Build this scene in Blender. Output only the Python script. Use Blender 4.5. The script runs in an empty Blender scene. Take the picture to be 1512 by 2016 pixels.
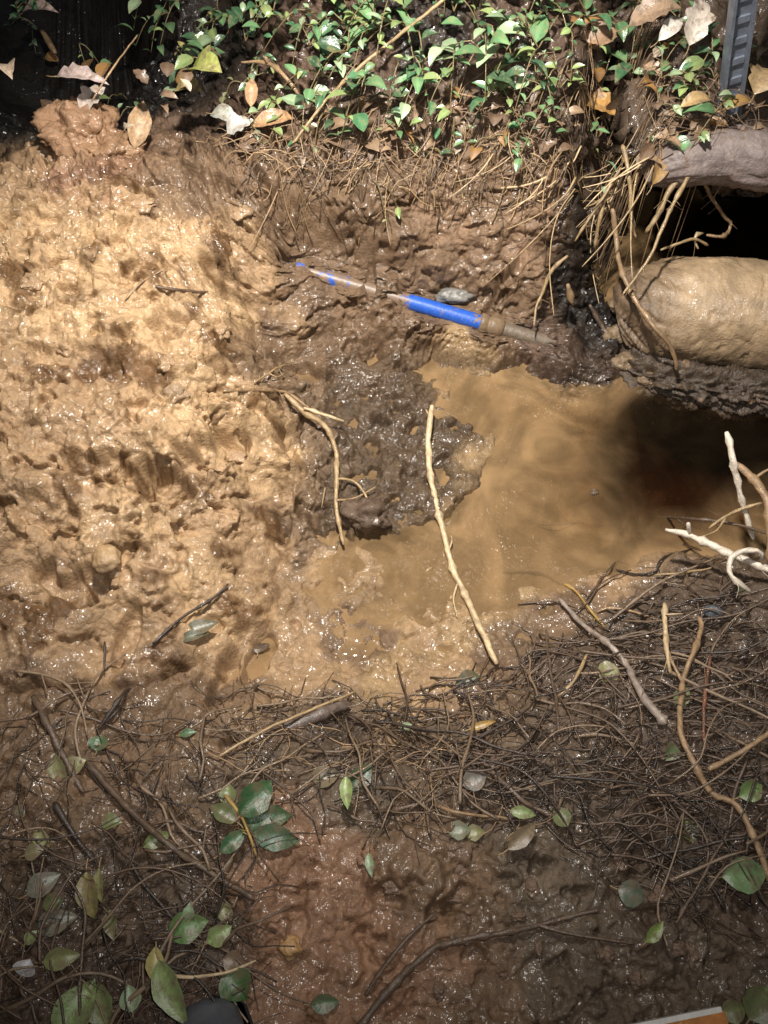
import bpy, math, random
import numpy as np
from mathutils import Vector
random.seed(7)
RNG = np.random.default_rng(11)
PI = math.pi
sc = bpy.context.scene
COL = sc.collection

# ------------------------------------------------------------------ camera
CAM = np.array([0.0, 0.0, 1.25]); PITCH = 60.0; FPX = 1677.0
cam_d = bpy.data.cameras.new("camera"); cam = bpy.data.objects.new("camera", cam_d); COL.objects.link(cam)
cam.location = CAM; cam.rotation_euler = (math.radians(90 - PITCH), 0, 0)
cam_d.sensor_fit = 'VERTICAL'; cam_d.sensor_height = 24; cam_d.lens = 24 * FPX / 2016
cam_d.clip_start = 0.01; cam_d.clip_end = 200
sc.camera = cam
_p = math.radians(PITCH)
FWD = np.array([0, math.cos(_p), -math.sin(_p)]); UP = np.array([0, math.sin(_p), math.cos(_p)]); RT = np.array([1.0, 0, 0])
def ray(px, py):
    d = FWD + RT * (px - 756) / FPX + UP * (1008 - py) / FPX
    return d / np.linalg.norm(d)
def at_z(px, py, z):
    d = ray(px, py); t = (z - CAM[2]) / d[2]
    return CAM + d * t
def at_y(px, py, y):
    d = ray(px, py); return CAM + d * ((y - CAM[1]) / d[1])

# ------------------------------------------------------------------ noise
def _grad(ix, iy, seed):
    h = (ix * 374761393 + iy * 668265263 + seed * 974634777) & 0x7fffffff
    h = ((h ^ (h >> 13)) * 1274126177) & 0x7fffffff
    return ((h ^ (h >> 16)) & 0xffff) / 65536.0 * 2 * PI
def perlin(x, y, seed=0):
    xi = np.floor(x).astype(np.int64); yi = np.floor(y).astype(np.int64)
    fx = x - xi; fy = y - yi
    u = fx * fx * fx * (fx * (fx * 6 - 15) + 10); v = fy * fy * fy * (fy * (fy * 6 - 15) + 10)
    def c(a, b):
        g = _grad(xi + a, yi + b, seed); return np.cos(g) * (fx - a) + np.sin(g) * (fy - b)
    return 1.5 * ((c(0, 0) * (1 - u) + c(1, 0) * u) * (1 - v) + (c(0, 1) * (1 - u) + c(1, 1) * u) * v)
def fbm(x, y, s, o=4, seed=0):
    r = 0; a = 1; f = 1 / s
    for i in range(o):
        r = r + a * perlin(x * f + 13.7 * i, y * f - 7.3 * i, seed + i); a *= .5; f *= 2.03
    return r
def sst(a, b, x):
    t = np.clip((x - a) / (b - a), 0, 1); return t * t * (3 - 2 * t)

# ------------------------------------------------------------------ relief of the pit
WL = -0.158
HP = """-300 2016 0;100 2016 1;500 2016 0;1000 2016 0;1512 2016 0;1900 2016 2;
-300 1700 2;100 1700 1;500 1700 0;900 1700 1;1300 1700 0;1700 1700 1;-300 1400 1;
0 1500 0;300 1500 -2;600 1500 -4;900 1500 -3;1200 1480 0;1512 1450 2;1800 1300 3;
600 1400 -9;800 1390 -11;1000 1320 -11.5;1150 1260 -12;1250 1190 -13;1310 1090 -15;1400 1250 -6;1500 1190 0;1600 1150 2;1450 1130 -5;
1420 1040 -26;1520 1060 -20;1700 1000 -20;
0 1300 -2;200 1280 -4;400 1320 -8;500 1250 -13;0 1100 3;200 1130 0;400 1100 -4;520 1100 -13;-300 1100 5;
0 900 9;200 900 7;400 900 2;530 950 -9;0 700 13;200 700 11;400 720 8;500 780 1;550 800 -7;-300 700 14;
0 500 15;200 500 15;380 520 12;455 520 7;500 640 -5;0 370 15;150 350 17;350 380 16;440 430 12;-300 400 15;
0 200 -25;150 150 -28;300 170 -22;0 50 -20;250 40 -12;-200 150 -20;430 230 9;520 150 13;430 60 2;400 290 15;
560 400 12;750 380 12;950 380 10;1050 420 8;540 500 4;750 480 4;950 500 2;1050 520 0;
600 545 -4;770 590 -8;900 635 -11;1040 672 -13;560 690 -11;700 700 -13;850 680 -15;1000 695 -16;1080 740 -17;1150 790 -18;
600 770 -13;650 850 -14;780 735 -14.4;700 760 -13.6;820 800 -14.8;855 745 -15.4;750 900 -14.5;650 1000 -14.5;800 1000 -15;930 880 -16;580 1000 -12;
620 1100 -15.7;750 1120 -15.8;700 1250 -15.0;850 1200 -15.9;600 1300 -14.2;780 1330 -14.3;950 1250 -15.7;900 1050 -17;
1000 750 -18;900 700 -17.5;1050 850 -19;1000 1000 -18.5;1100 1100 -17.5;1100 950 -20;1200 1120 -16.8;1140 850 -22;1200 950 -26;
1290 800 -40;1330 1000 -40;1270 940 -40;1400 920 -46;1520 900 -46;1700 900 -45;1330 780 -46;
600 250 18;850 250 20;1050 300 17;1150 350 13;700 100 27;900 100 30;1150 150 26;900 -50 38;600 -50 33;1200 -100 35;300 -150 20;
900 -300 50;300 -400 40;-300 -200 25;1500 -400 50;1512 -100 33;1900 -100 33;
1180 520 -14.5;1180 600 -13.5;1220 610 -14;1215 680 -13.8;1185 680 -13.5;1150 735 -14.6;1205 745 -15.0;1130 700 -14;1090 600 -9;1110 680 -14;1100 430 7;1135 470 -8;1135 530 -13;1130 600 -13;1270 420 -30;
1350 430 -45;1450 430 -45;1520 460 -45;1400 370 -42;1700 430 -42;1400 600 -46;1600 650 -46"""
def parse(s): return [tuple(float(v) for v in r.split()) for r in s.replace("\n", "").split(";") if r.strip()]
CP = [(at_z(a, b, c / 100)[0], at_z(a, b, c / 100)[1], c / 100) for a, b, c in parse(HP)]
for a, b, c in [(1275,800,-.38),(1260,850,-.38),(1280,920,-.40),(1320,985,-.38),(1205,815,-.29),(1190,880,-.29),(1235,960,-.31)]:
    q = at_z(a, b, WL); CP.append((q[0], q[1], c))
# far away the forest floor levels out
for a in range(16):
    CP.append((5 * math.cos(a * PI / 8), 1 + 5 * math.sin(a * PI / 8), 0.15 if a < 8 else 0.0))
TOPP = [(a, b, c) for a, b, c in parse(HP) if c >= 5 and b < 450] + [(1350, 250, 22), (1512, 240, 22), (1300, 330, 17), (1512, 320, 17), (1800, 250, 22), (1350, 150, 25), (1512, 100, 26)]
TOPP = [(at_z(a, b, c / 100)[0], at_z(a, b, c / 100)[1], c / 100) for a, b, c in TOPP] + CP[-16:]
def rbf_fit(P):
    P = np.array(P); n = len(P)
    r = np.sqrt(((P[:, None, :2] - P[None, :, :2]) ** 2).sum(-1) + 0.02 ** 2)
    A = np.zeros((n + 3, n + 3)); A[:n, :n] = r - np.eye(n) * 0.01; A[:n, n] = 1; A[:n, n + 1:] = P[:, :2]; A[n:, :n] = A[:n, n:].T
    w = np.linalg.solve(A, np.concatenate([P[:, 2], [0, 0, 0]])); return P, w
def rbf_eval(PW, x, y):
    P, w = PW; s = x.shape; x = x.ravel(); y = y.ravel(); out = w[-3] + w[-2] * x + w[-1] * y
    for (a, b, _), k in zip(P, w[:-3]): out += k * np.sqrt((x - a) ** 2 + (y - b) ** 2 + 0.0004)
    return out.reshape(s)
F_ALL = rbf_fit(CP); F_TOP = rbf_fit(TOPP)

def axis(lo, hi, st, far):
    a = list(np.arange(lo, hi, st)); d = st; v = a[-1]; up = []
    while v < far: d *= 1.25; v += d; up.append(v)
    d = st; v = lo; dn = []
    while v > -far: d *= 1.25; v -= d; dn.append(v)
    return np.array(dn[::-1] + a + up)
STEP = 0.0026
ax = axis(-0.98, 0.98, STEP, 12.0); ay = axis(-0.12, 2.15, STEP, 12.0)
ay = np.concatenate([ay[ay < 1.10], np.arange(1.10, 1.42, .0015), ay[ay > 1.4205]])
GX, GY = np.meshgrid(ax, ay)
wx = GX + 0.012 * fbm(GX, GY, .08, 2, 91); wy = GY + 0.012 * fbm(GX, GY, .08, 2, 57)
H = rbf_eval(F_ALL, wx, wy)
H0 = H.copy()

def gsamp(A, x, y):
    i = int(np.clip(np.searchsorted(ax, x) - 1, 0, len(ax) - 2)); j = int(np.clip(np.searchsorted(ay, y) - 1, 0, len(ay) - 2))
    u = (x - ax[i]) / (ax[i + 1] - ax[i]); v = (y - ay[j]) / (ay[j + 1] - ay[j]); u = min(max(u, 0), 1); v = min(max(v, 0), 1)
    return float((A[j, i] * (1 - u) + A[j, i + 1] * u) * (1 - v) + (A[j + 1, i] * (1 - u) + A[j + 1, i + 1] * u) * v)
def hit_on(A, px, py, lift=0.0):
    d = ray(px, py); t = 0.7
    while t < 6:
        p = CAM + d * t
        if p[2] < gsamp(A, p[0], p[1]) + lift:
            for k in range(5):
                t -= 0.004 / 2 ** k if CAM[2] + d[2] * t < gsamp(A, CAM[0] + d[0] * t, CAM[1] + d[1] * t) + lift else -0.004 / 2 ** k
            return CAM + d * t
        t += 0.008
    return CAM + d * 3

# pipe axis (needed for the relief)
PA = at_z(585, 530, -0.030); PB = at_z(1110, 683, -0.128)
def pt_pipe(t): return PA + (PB - PA) * t
pd = (PB - PA)[:2]; plen = np.linalg.norm(pd); pdn = pd / plen
tt = ((GX - PA[0]) * pdn[0] + (GY - PA[1]) * pdn[1]) / plen
dd = (GX - PA[0]) * (-pdn[1]) + (GY - PA[1]) * pdn[0]          # + = behind the pipe
offk = np.interp(tt, [-.1, 0, .06, .12, .22, .27, .36, .40, .66, .72, .8, .93, 1.0, 1.1], [.035, .024, .016, .010, .012, .029, .027, -.001, -.003, 0.0, 0.004, .011, .022, .035])
PR = 0.0165
offk = offk + np.where(dd > 0, .006, -.004)
wpipe = (1 - np.where(dd > 0, sst(.022, .065, dd), sst(.020, .115, -dd))) * sst(-.12, -.02, tt) * (1 - sst(1.0, 1.1, tt))
axz = PA[2] + (PB[2] - PA[2]) * np.clip(tt, -.1, 1.1)
H = H * (1 - wpipe) + (axz + offk) * wpipe

# ---- zones: px py amp(mm scale) colour
T = (.42, .275, .148); TB = (.325, .208, .114); B = (.165, .103, .06); R = (.25, .14, .082); D = (.10, .062, .042); K = (.022, .016, .012); S = (.32, .21, .108); G = (.125, .09, .06); HB = (.10, .068, .046); MB_ = (.16, .104, .062)  # K: near black, paints the shade in hollows, recess and behind leaves
Z = [(0,450,1,T),(200,450,1,T),(380,480,1,T),(100,600,1,T),(300,620,1,T),(450,600,.8,T),(0,800,1,TB),(200,800,1,TB),(400,800,1,T),(520,850,.9,T),(60,950,1,TB),(250,1000,1,T),(450,1000,1,TB),(520,1080,.6,TB),
 (100,1150,.7,TB),(300,1150,.8,TB),(420,1200,.5,T),(60,1270,.6,TB),(230,1260,.6,TB),(60,1340,.6,B),(230,1340,.6,B),(450,1280,.35,TB),(560,1330,.4,TB),(0,370,1,TB),(200,340,1.1,R),(380,370,1,B),
 (500,560,.6,TB),(520,680,.4,B),(600,450,.6,B),(750,450,.6,B),(900,440,.5,(.24,.15,.09)),(1030,450,.5,(.24,.15,.09)),(620,620,.7,B),(700,660,.5,B),(850,560,.8,B),(1000,580,.8,B),(850,670,1.0,B),(780,640,1.0,B),(950,675,1.0,B),(720,720,.6,B),(1040,680,.7,D),(1120,740,.7,D),
 (620,780,1.0,MB_),(750,830,1.0,MB_),(650,900,1.0,MB_),(900,860,1.0,MB_),(700,1000,1.0,MB_),(850,980,1.0,MB_),(600,1060,.65,MB_),(800,880,.9,MB_),
 (900,720,.1,S),(1000,780,.1,S),(1100,850,.1,S),(1000,950,.1,S),(1050,1080,.2,S),(1150,1000,.1,S),(1180,1130,.3,TB),(950,1150,.3,S),(800,1150,.5,S),(700,1180,.6,B),(650,1120,.6,TB),(800,1280,.6,S),(680,1270,.6,B),(900,1260,.6,S),(620,1300,.5,TB),(760,1340,.45,S),(950,1320,.6,B),(850,1210,.6,TB),(730,1240,.6,B),(1120,1180,.4,B),(870,1340,.5,TB),
 (1250,900,.1,D),(1400,900,.1,D),(1300,1000,.1,TB),
 (1250,1230,.7,HB),(1400,1200,.8,HB),(1100,1330,.8,HB),(1300,1400,.9,HB),(1480,1400,.9,HB),(900,1450,.8,G),(650,1440,.8,HB),(400,1380,.7,B),(100,1400,.7,B),(250,1450,.8,B),(100,1550,.8,B),(300,1600,.8,B),(500,1560,.7,G),(750,1560,.7,G),(1000,1560,.8,HB),(1300,1600,.8,HB),(1480,1650,.8,D),
 (150,1750,.8,HB),(350,1800,.8,HB),(100,1950,.8,D),(350,1950,.8,D),(560,1700,.6,R),(650,1750,.6,R),(600,1850,.7,R),(620,1980,.7,R),(800,1650,.7,B),(900,1750,.7,B),(1050,1650,.8,G),(1100,1750,.8,G),(800,1900,.7,R),(950,1950,.8,B),(1150,1900,.9,G),(1350,1900,.9,G),(1300,1750,.8,HB),
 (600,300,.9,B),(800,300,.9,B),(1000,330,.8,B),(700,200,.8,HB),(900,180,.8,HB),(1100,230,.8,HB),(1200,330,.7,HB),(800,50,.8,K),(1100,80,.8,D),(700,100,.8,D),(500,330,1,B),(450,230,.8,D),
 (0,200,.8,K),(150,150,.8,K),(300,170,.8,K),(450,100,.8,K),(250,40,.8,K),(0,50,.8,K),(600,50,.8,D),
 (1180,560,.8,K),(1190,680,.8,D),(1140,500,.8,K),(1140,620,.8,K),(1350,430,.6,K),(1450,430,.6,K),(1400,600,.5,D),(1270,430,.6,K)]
ZP = [hit_on(H0, a, b)[:2] for a, b, _, _ in Z]
q = np.zeros(GX.shape + (4,)); ws = np.zeros(GX.shape)
zx = GX + 0.05 * fbm(GX, GY, .10, 3, 5); zy = GY + 0.05 * fbm(GX, GY, .10, 3, 23)
for (px, py, am, c), (x, y) in zip(Z, ZP):
    w = 1 / ((zx - x) ** 2 + (zy - y) ** 2 + 1e-4) ** 2.2
    ws += w
    for k, v in enumerate((am,) + c): q[..., k] += w * v
q /= ws[..., None]
AMP = q[..., 0]; BCOL = q[..., 1:4]
AMP = AMP * (1 - .25 * wpipe) + .6 * sst(.02, .05, -dd) * sst(.13, .09, -dd) * (tt > .2) * (tt < 1.1)

def worley(x, y, sc_, seed):
    x = x / sc_; y = y / sc_; xi = np.floor(x).astype(np.int64); yi = np.floor(y).astype(np.int64); f1 = np.full(x.shape, 9.0); hh = np.zeros(x.shape)
    for a in (-1, 0, 1):
        for b in (-1, 0, 1):
            g = _grad(xi + a, yi + b, seed) / (2 * PI); g2 = _grad(xi + a, yi + b, seed + 101) / (2 * PI); g3 = _grad(xi + a, yi + b, seed + 202) / (2 * PI)
            d = np.hypot(xi + a + g - x, yi + b + g2 - y); m = d < f1; f1 = np.where(m, d, f1); hh = np.where(m, g3, hh)
    return np.sqrt(np.clip(1 - (f1 / .85) ** 2, 0, 1)), hh
def crumbs(x, y, seed=0, coarse=1.0):
    ux = x + .011 * perlin(x / .028, y / .028, seed + 40) + .004 * perlin(x / .009, y / .009, seed + 42); uy = y + .011 * perlin(x / .028 + 9, y / .028, seed + 41) + .004 * perlin(x / .009, y / .009 + 4, seed + 43)
    sm = sst(-.35, .25, fbm(x, y, .09, 3, seed + 60))          # some stretches are smeared smooth
    b = .022 * coarse * fbm(ux, uy, .11, 2, seed) + .010 * np.abs(perlin(ux / .05, uy / .05, seed + 3))
    d, h = worley(ux, uy, .075, seed + 9); b += .013 * d * h * coarse
    d, h = worley(ux, uy, .034, seed + 4); b += .010 * d * (.2 + .9 * h) * sm
    d, h = worley(ux, uy, .0165, seed + 5); b += .0092 * d * (.15 + 1.1 * h) * (.25 + .75 * sm)
    d, h = worley(ux, uy, .0085, seed + 6); b += .0052 * d * (.2 + h)
    b += .0022 * perlin(ux / .0062, uy / .0062 + 5, seed + 15)
    b -= .021 * sst(.34, .60, perlin(ux / .045 + 31, uy / .030, seed + 7))
    b -= .011 * sst(.30, .55, perlin(ux / .019 + 11, uy / .014, seed + 8)) * (.3 + .7 * sm)
    return b - .017
isl0 = np.zeros(GX.shape)
under = sst(WL + .004, WL - .005, H) * (GY < 1.45) * sst(-.34, -.20, H0) * np.clip(.75 + .8 * fbm(GX, GY, .07, 4, 321), .25, 1)
for a_, b_, rr_ in ((640, 860, .10), (760, 900, .13), (880, 900, .10), (780, 1000, .09), (660, 980, .08)):
    c_ = hit_on(H0, a_, b_); isl0 = np.maximum(isl0, 1 - sst(rr_ * .7, rr_, np.hypot(zx - c_[0], zy - c_[1])))
under = under * (1 - isl0)
_pq = at_z(1120, 745, WL); under = under * (1 - sst(-.01, .03, GX - _pq[0]) * sst(-.01, .03, GY - _pq[1]))
under = np.where((dd > -.02) & (tt > -.1) & (tt < 1.15), 0, under)
AMP = AMP * (1 - .92 * sst(WL - .006, WL - .018, H) * (1 - isl0) * (GY < 1.45))
BCOL = BCOL * (1 - under[..., None]) + np.array(S) * under[..., None]
shore = sst(WL + .05, WL + .008, H) * (1 - under) * (GY > .75) * (GY < 1.5) * (GX > -.12)
BCOL = BCOL * (1 - shore[..., None] * .45)
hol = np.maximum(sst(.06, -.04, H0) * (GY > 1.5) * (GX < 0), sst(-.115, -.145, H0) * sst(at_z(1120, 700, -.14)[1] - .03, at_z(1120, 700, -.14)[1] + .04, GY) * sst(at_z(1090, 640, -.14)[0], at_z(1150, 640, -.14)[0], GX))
BCOL = BCOL * (1 - hol[..., None]) + np.array([.012, .009, .007]) * hol[..., None]  # hollow and recess ground coloured near black to stand for their shade
gy_, gx_ = np.gradient(H0, ay, ax)
nl = np.sqrt(1 + gx_ ** 2 + gy_ ** 2)
DET = crumbs(GX, GY + 1.1 * np.clip(H0 + .15, -.45, .6) * sst(.95, 1.12, GY) * sst(-.42, -.20, GX)) * AMP
H = H + DET / nl
DX = -gx_ / nl * DET; DY = -gy_ / nl * DET
inner = (np.abs(GX) < .97) & (GY > -.1) & (GY < 2.1)
PX = GX + DX * inner; PY = GY + DY * inner
# gouges and holes in the mud and trampled cracks
GO = [(420,885,90,22,.05,-40),(190,910,60,16,.035,-10),(320,950,60,34,.055,20),(120,1150,70,22,.04,20),(185,1150,30,30,.035,0),(330,640,34,24,.03,30),(420,1230,20,14,.02,0),
      (510,1290,26,50,.05,20),(250,1260,22,60,.03,10),(250,940,40,20,.03,0),(590,735,60,24,.035,10),(730,690,30,14,.02,0),(740,1060,50,26,.035,30),(580,850,20,40,.03,0),(100,1010,70,30,.03,10),
      (720,405,40,12,.02,30),(990,560,50,14,.03,-30),(440,1330,24,60,.045,10),(730,560,12,40,.02,0),(560,1000,16,60,.02,0),(890,1780,60,14,.02,-30),(760,1760,40,20,.02,20),(400,350,60,20,.03,20),(60,430,60,14,.02,0)]
for px, py, a, b, dep, ang in GO:
    p = hit_on(H0, px, py); s = np.linalg.norm(p - CAM) / FPX; sv = s * 1.25
    ca, sa = math.cos(math.radians(ang)), math.sin(math.radians(ang))
    X = (GX - p[0]) + .25 * a * s * perlin(GX / .03, GY / .03, 77); Y = (GY - p[1]) + .25 * a * s * perlin(GX / .03, GY / .03, 78)
    e = ((X * ca - Y * sa) / (a * s)) ** 2 + ((X * sa + Y * ca) / (b * sv)) ** 2
    H -= dep * (1 - sst(.35, 1.1, e))

def poly_sd(poly, x, y):
    P = [hit_on(H0, a, b)[:2] for a, b in poly]; n = len(P)
    d = np.full(x.shape, 9.0); ins = np.zeros(x.shape, bool)
    for i in range(n):
        a = P[i]; b = P[(i + 1) % n]; e = b - a
        t = np.clip(((x - a[0]) * e[0] + (y - a[1]) * e[1]) / (e @ e), 0, 1)
        d = np.minimum(d, np.hypot(x - a[0] - t * e[0], y - a[1] - t * e[1]))
        c = ((a[1] > y) != (b[1] > y)) & (x < (b[0] - a[0]) * (y - a[1]) / (b[1] - a[1] + 1e-12) + a[0])
        ins ^= c
    return np.where(ins, d, -d)
sx = GX + .018 * fbm(GX, GY, .06, 3, 61); sy = GY + .018 * fbm(GX, GY, .06, 3, 62)
HEAPP = [(435,440),(470,520),(490,640),(525,760),(560,830),(575,900),(560,1000),(545,1100),(510,1220),(470,1290),(300,1340),(0,1350),(-420,1350),(-420,330),(0,320),(150,315),(330,350)]
sd_heap = poly_sd(HEAPP, sx, sy)
ISLP = [(600,800),(700,770),(830,800),(900,825),(965,850),(985,900),(950,965),(880,1020),(760,1065),(640,1050),(585,1020),(580,930)]
sd_isl = poly_sd(ISLP, sx, sy)
mh = sst(-.022, .022, sd_heap); mi = sst(-.016, .016, sd_isl)
HEAP = H - .035 * (1 - mh) + .006
GROUND = H - .030 * mh - .03 * mi
ISL = H - .035 * (1 - mi) + .012 * mi + .008 * np.abs(perlin(GX / .05, GY / .05, 88)) * mi
TOPS = np.maximum(np.maximum(HEAP * (mh > 0.05) + -9 * (mh <= 0.05), GROUND), np.where(mi > .05, ISL, -9))
_be = at_z(1262, 345, .15)
_bt = rbf_eval(F_TOP, GX, GY); _bm = (GX > _be[0]) & (GY > _be[1]) & (GX < 1.55) & (GY < 2.55)
TOPS = np.where(_bm, np.maximum(_bt, TOPS), TOPS)
def h_at(x, y): return gsamp(TOPS, x, y)
def hit(px, py, lift=0.0): return hit_on(TOPS, px, py, lift)

# ------------------------------------------------------------------ mesh helpers
def mesh_np(name, V, Fq, colors=None, smooth=True):
    me = bpy.data.meshes.new(name); V = np.asarray(V, dtype=np.float32); Fq = np.asarray(Fq, dtype=np.int32)
    n = Fq.shape[1]
    me.vertices.add(len(V)); me.vertices.foreach_set("co", V.ravel())
    me.loops.add(Fq.size); me.loops.foreach_set("vertex_index", Fq.ravel())
    me.polygons.add(len(Fq)); me.polygons.foreach_set("loop_start", np.arange(0, Fq.size, n, dtype=np.int32))
    me.polygons.foreach_set("loop_total", np.full(len(Fq), n, dtype=np.int32))
    if smooth: me.polygons.foreach_set("use_smooth", np.ones(len(Fq), bool))
    me.update(calc_edges=True); me.validate()
    if colors is not None:
        at = me.color_attributes.new("tint", 'FLOAT_COLOR', 'POINT')
        c = np.ones((len(V), 4), np.float32); c[:, :3] = colors; at.data.foreach_set("color", c.ravel())
    return me
def grid_mesh(name, Zg, keep, colors, xs=None, ys=None):
    X = PX if xs is None else xs; Y = PY if ys is None else ys
    nj, ni = Zg.shape; idx = np.arange(nj * ni).reshape(nj, ni)
    Fq = np.stack([idx[:-1, :-1], idx[:-1, 1:], idx[1:, 1:], idx[1:, :-1]], -1)
    if keep is not None:
        k = keep[:-1, :-1] | keep[:-1, 1:] | keep[1:, 1:] | keep[1:, :-1]; Fq = Fq[k]
    Fq = Fq.reshape(-1, 4)
    used = np.unique(Fq); remap = np.full(nj * ni, -1); remap[used] = np.arange(len(used))
    V = np.stack([X.ravel(), Y.ravel(), Zg.ravel()], -1)[used]
    return mesh_np(name, V, remap[Fq], colors.reshape(-1, 3)[used])
def link(name, me, mat=None, parent=None, label=None, cat=None, group=None, kind=None, loc=None):
    o = bpy.data.objects.new(name, me); COL.objects.link(o)
    if mat is not None and me is not None and len(me.materials) == 0: me.materials.append(mat)
    if parent is not None: o.parent = parent
    if loc is not None: o.location = loc
    for k, v in (("label", label), ("category", cat), ("group", group), ("kind", kind)):
        if v: o[k] = v
    return o
class MB:
    def __init__(s): s.v = []; s.f = []; s.c = []; s.n = 0
    def add(s, V, F, c=(1, 1, 1)):
        V = np.asarray(V, float); s.v.append(V); s.f += [tuple(int(i) + s.n for i in f) for f in F]; s.n += len(V)
        s.c.append(np.tile(np.asarray(c, float), (len(V), 1)) if np.ndim(c) == 1 else np.asarray(c))
    def mesh(s, name, origin=(0, 0, 0), smooth=True):
        me = bpy.data.meshes.new(name); V = np.concatenate(s.v) - np.asarray(origin)
        me.from_pydata(V.tolist(), [], s.f); 
        if smooth: me.polygons.foreach_set("use_smooth", np.ones(len(me.polygons), bool))
        at = me.color_attributes.new("tint", 'FLOAT_COLOR', 'POINT'); c = np.ones((len(V), 4), np.float32); c[:, :3] = np.concatenate(s.c)
        at.data.foreach_set("color", c.ravel()); me.update(); return me
def spline(P, n):
    P = np.asarray(P, float)
    if len(P) == 2: return P[0] + (P[1] - P[0]) * np.linspace(0, 1, n)[:, None]
    L = np.concatenate([[0], np.cumsum(np.linalg.norm(np.diff(P[:, :3], axis=0), axis=1))]); L /= L[-1]
    out = []
    for s in np.linspace(0, 1, n):
        i = min(int(np.searchsorted(L, s, 'right')) - 1, len(P) - 2); u = (s - L[i]) / max(L[i + 1] - L[i], 1e-9)
        p0 = P[max(i - 1, 0)]; p1 = P[i]; p2 = P[i + 1]; p3 = P[min(i + 2, len(P) - 1)]
        out.append(.5 * ((2 * p1) + (-p0 + p2) * u + (2 * p0 - 5 * p1 + 4 * p2 - p3) * u * u + (-p0 + 3 * p1 - 3 * p2 + p3) * u ** 3))
    return np.array(out)
def tube(P, Rr, seg=7, rough=.12, knots=0, seedv=0, flat=1.0):
    P = np.asarray(P, float); n = len(P); Rr = np.broadcast_to(np.asarray(Rr, float), (n,)).copy()
    rg = np.random.default_rng(seedv)
    for _ in range(knots): k = rg.integers(1, n - 1); Rr[k] *= 1.35
    Rr *= 1 + rough * rg.uniform(-1, 1, n)
    V = []; tan = np.gradient(P, axis=0); tan /= np.linalg.norm(tan, axis=1)[:, None] + 1e-12
    ref = np.array([0, 0, 1.0]) if abs(tan[0][2]) < .9 else np.array([1.0, 0, 0])
    for i in range(n):
        s = np.cross(tan[i], ref); s /= np.linalg.norm(s) + 1e-12; u = np.cross(s, tan[i])
        for k in range(seg):
            a = 2 * PI * k / seg; rr = Rr[i] * (1 + rough * .6 * rg.uniform(-1, 1))
            V.append(P[i] + s * math.cos(a) * rr + u * math.sin(a) * rr * flat)
    F = [(i * seg + k, i * seg + (k + 1) % seg, (i + 1) * seg + (k + 1) % seg, (i + 1) * seg + k) for i in range(n - 1) for k in range(seg)]
    V.append(P[0] - tan[0] * Rr[0] * .3); V.append(P[-1] + tan[-1] * Rr[-1] * .3); a = n * seg
    F += [(a, (k + 1) % seg, k) for k in range(seg)] + [(a + 1, (n - 1) * seg + k, (n - 1) * seg + (k + 1) % seg) for k in range(seg)]
    return np.array(V), F

# ------------------------------------------------------------------ materials
def mat(name, col=(.3, .3, .3), rough=.5, tint=True, var=.25, vscale=40, bump=.002, bscale=250, wet=0., rlo=None, spec=.5, coat=0., objrand=0., second=None, smix=.5, sscale=30, ssoft=.05):
    m = bpy.data.materials.new(name); m.use_nodes = True; nt = m.node_tree; N = nt.nodes; L = nt.links
    b = N["Principled BSDF"]; tc = N.new("ShaderNodeTexCoord")
    def noise(scale, det=6, ro=.6):
        t = N.new("ShaderNodeTexNoise"); t.inputs["Scale"].default_value = scale; t.inputs["Detail"].default_value = det; t.inputs["Roughness"].default_value = ro
        L.new(tc.outputs["Object"], t.inputs["Vector"]); return t.outputs["Fac"]
    def ramp(f, a, b_, lo=0., hi=1.):
        r = N.new("ShaderNodeMapRange"); r.inputs["From Min"].default_value = a; r.inputs["From Max"].default_value = b_; r.inputs["To Min"].default_value = lo; r.inputs["To Max"].default_value = hi
        L.new(f, r.inputs["Value"]); return r.outputs[0]
    def mul(cs, fs):
        x = N.new("ShaderNodeVectorMath"); x.operation = 'SCALE'; L.new(cs, x.inputs[0]); L.new(fs, x.inputs["Scale"]); return x.outputs[0]
    if tint:
        a = N.new("ShaderNodeVertexColor"); a.layer_name = "tint"; cs = a.outputs["Color"]
        if col != (1, 1, 1):
            v = N.new("ShaderNodeVectorMath"); v.operation = 'MULTIPLY'; L.new(cs, v.inputs[0]); v.inputs[1].default_value = col; cs = v.outputs[0]
    else:
        r = N.new("ShaderNodeRGB"); r.outputs[0].default_value = (*col, 1); cs = r.outputs[0]
    if second:
        mx = N.new("ShaderNodeMix"); mx.data_type = 'RGBA'; L.new(ramp(noise(sscale, 5, .65), smix - ssoft, smix + ssoft), mx.inputs[0]); L.new(cs, mx.inputs[6]); mx.inputs[7].default_value = (*second, 1); cs = mx.outputs[2]
    cs = mul(cs, ramp(noise(vscale, 8, .7), .3, .7, 1 - var, 1 + var))
    if objrand:
        oi = N.new("ShaderNodeObjectInfo"); cs = mul(cs, ramp(oi.outputs["Random"], 0, 1, 1 - objrand, 1 + objrand))
    L.new(cs, b.inputs["Base Color"])
    if rlo is not None: L.new(ramp(noise(28, 4, .6), .40, .60, rlo, rough), b.inputs["Roughness"])
    else: b.inputs["Roughness"].default_value = rough
    b.inputs["Specular IOR Level"].default_value = spec
    if coat:
        L.new(ramp(noise(17, 5, .65), .43, .57, .0, coat), b.inputs["Coat Weight"]); b.inputs["Coat Roughness"].default_value = .17
        cb = N.new("ShaderNodeBump"); cb.inputs["Distance"].default_value = .009; L.new(noise(72, 2, .5), cb.inputs["Height"]); L.new(cb.outputs[0], b.inputs["Coat Normal"])
    if bump:
        bp = N.new("ShaderNodeBump"); bp.inputs["Strength"].default_value = 1; bp.inputs["Distance"].default_value = bump; L.new(noise(bscale, 5, .6), bp.inputs["Height"])
        L.new(bp.outputs[0], b.inputs["Normal"])
    return m
M = {}
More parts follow.
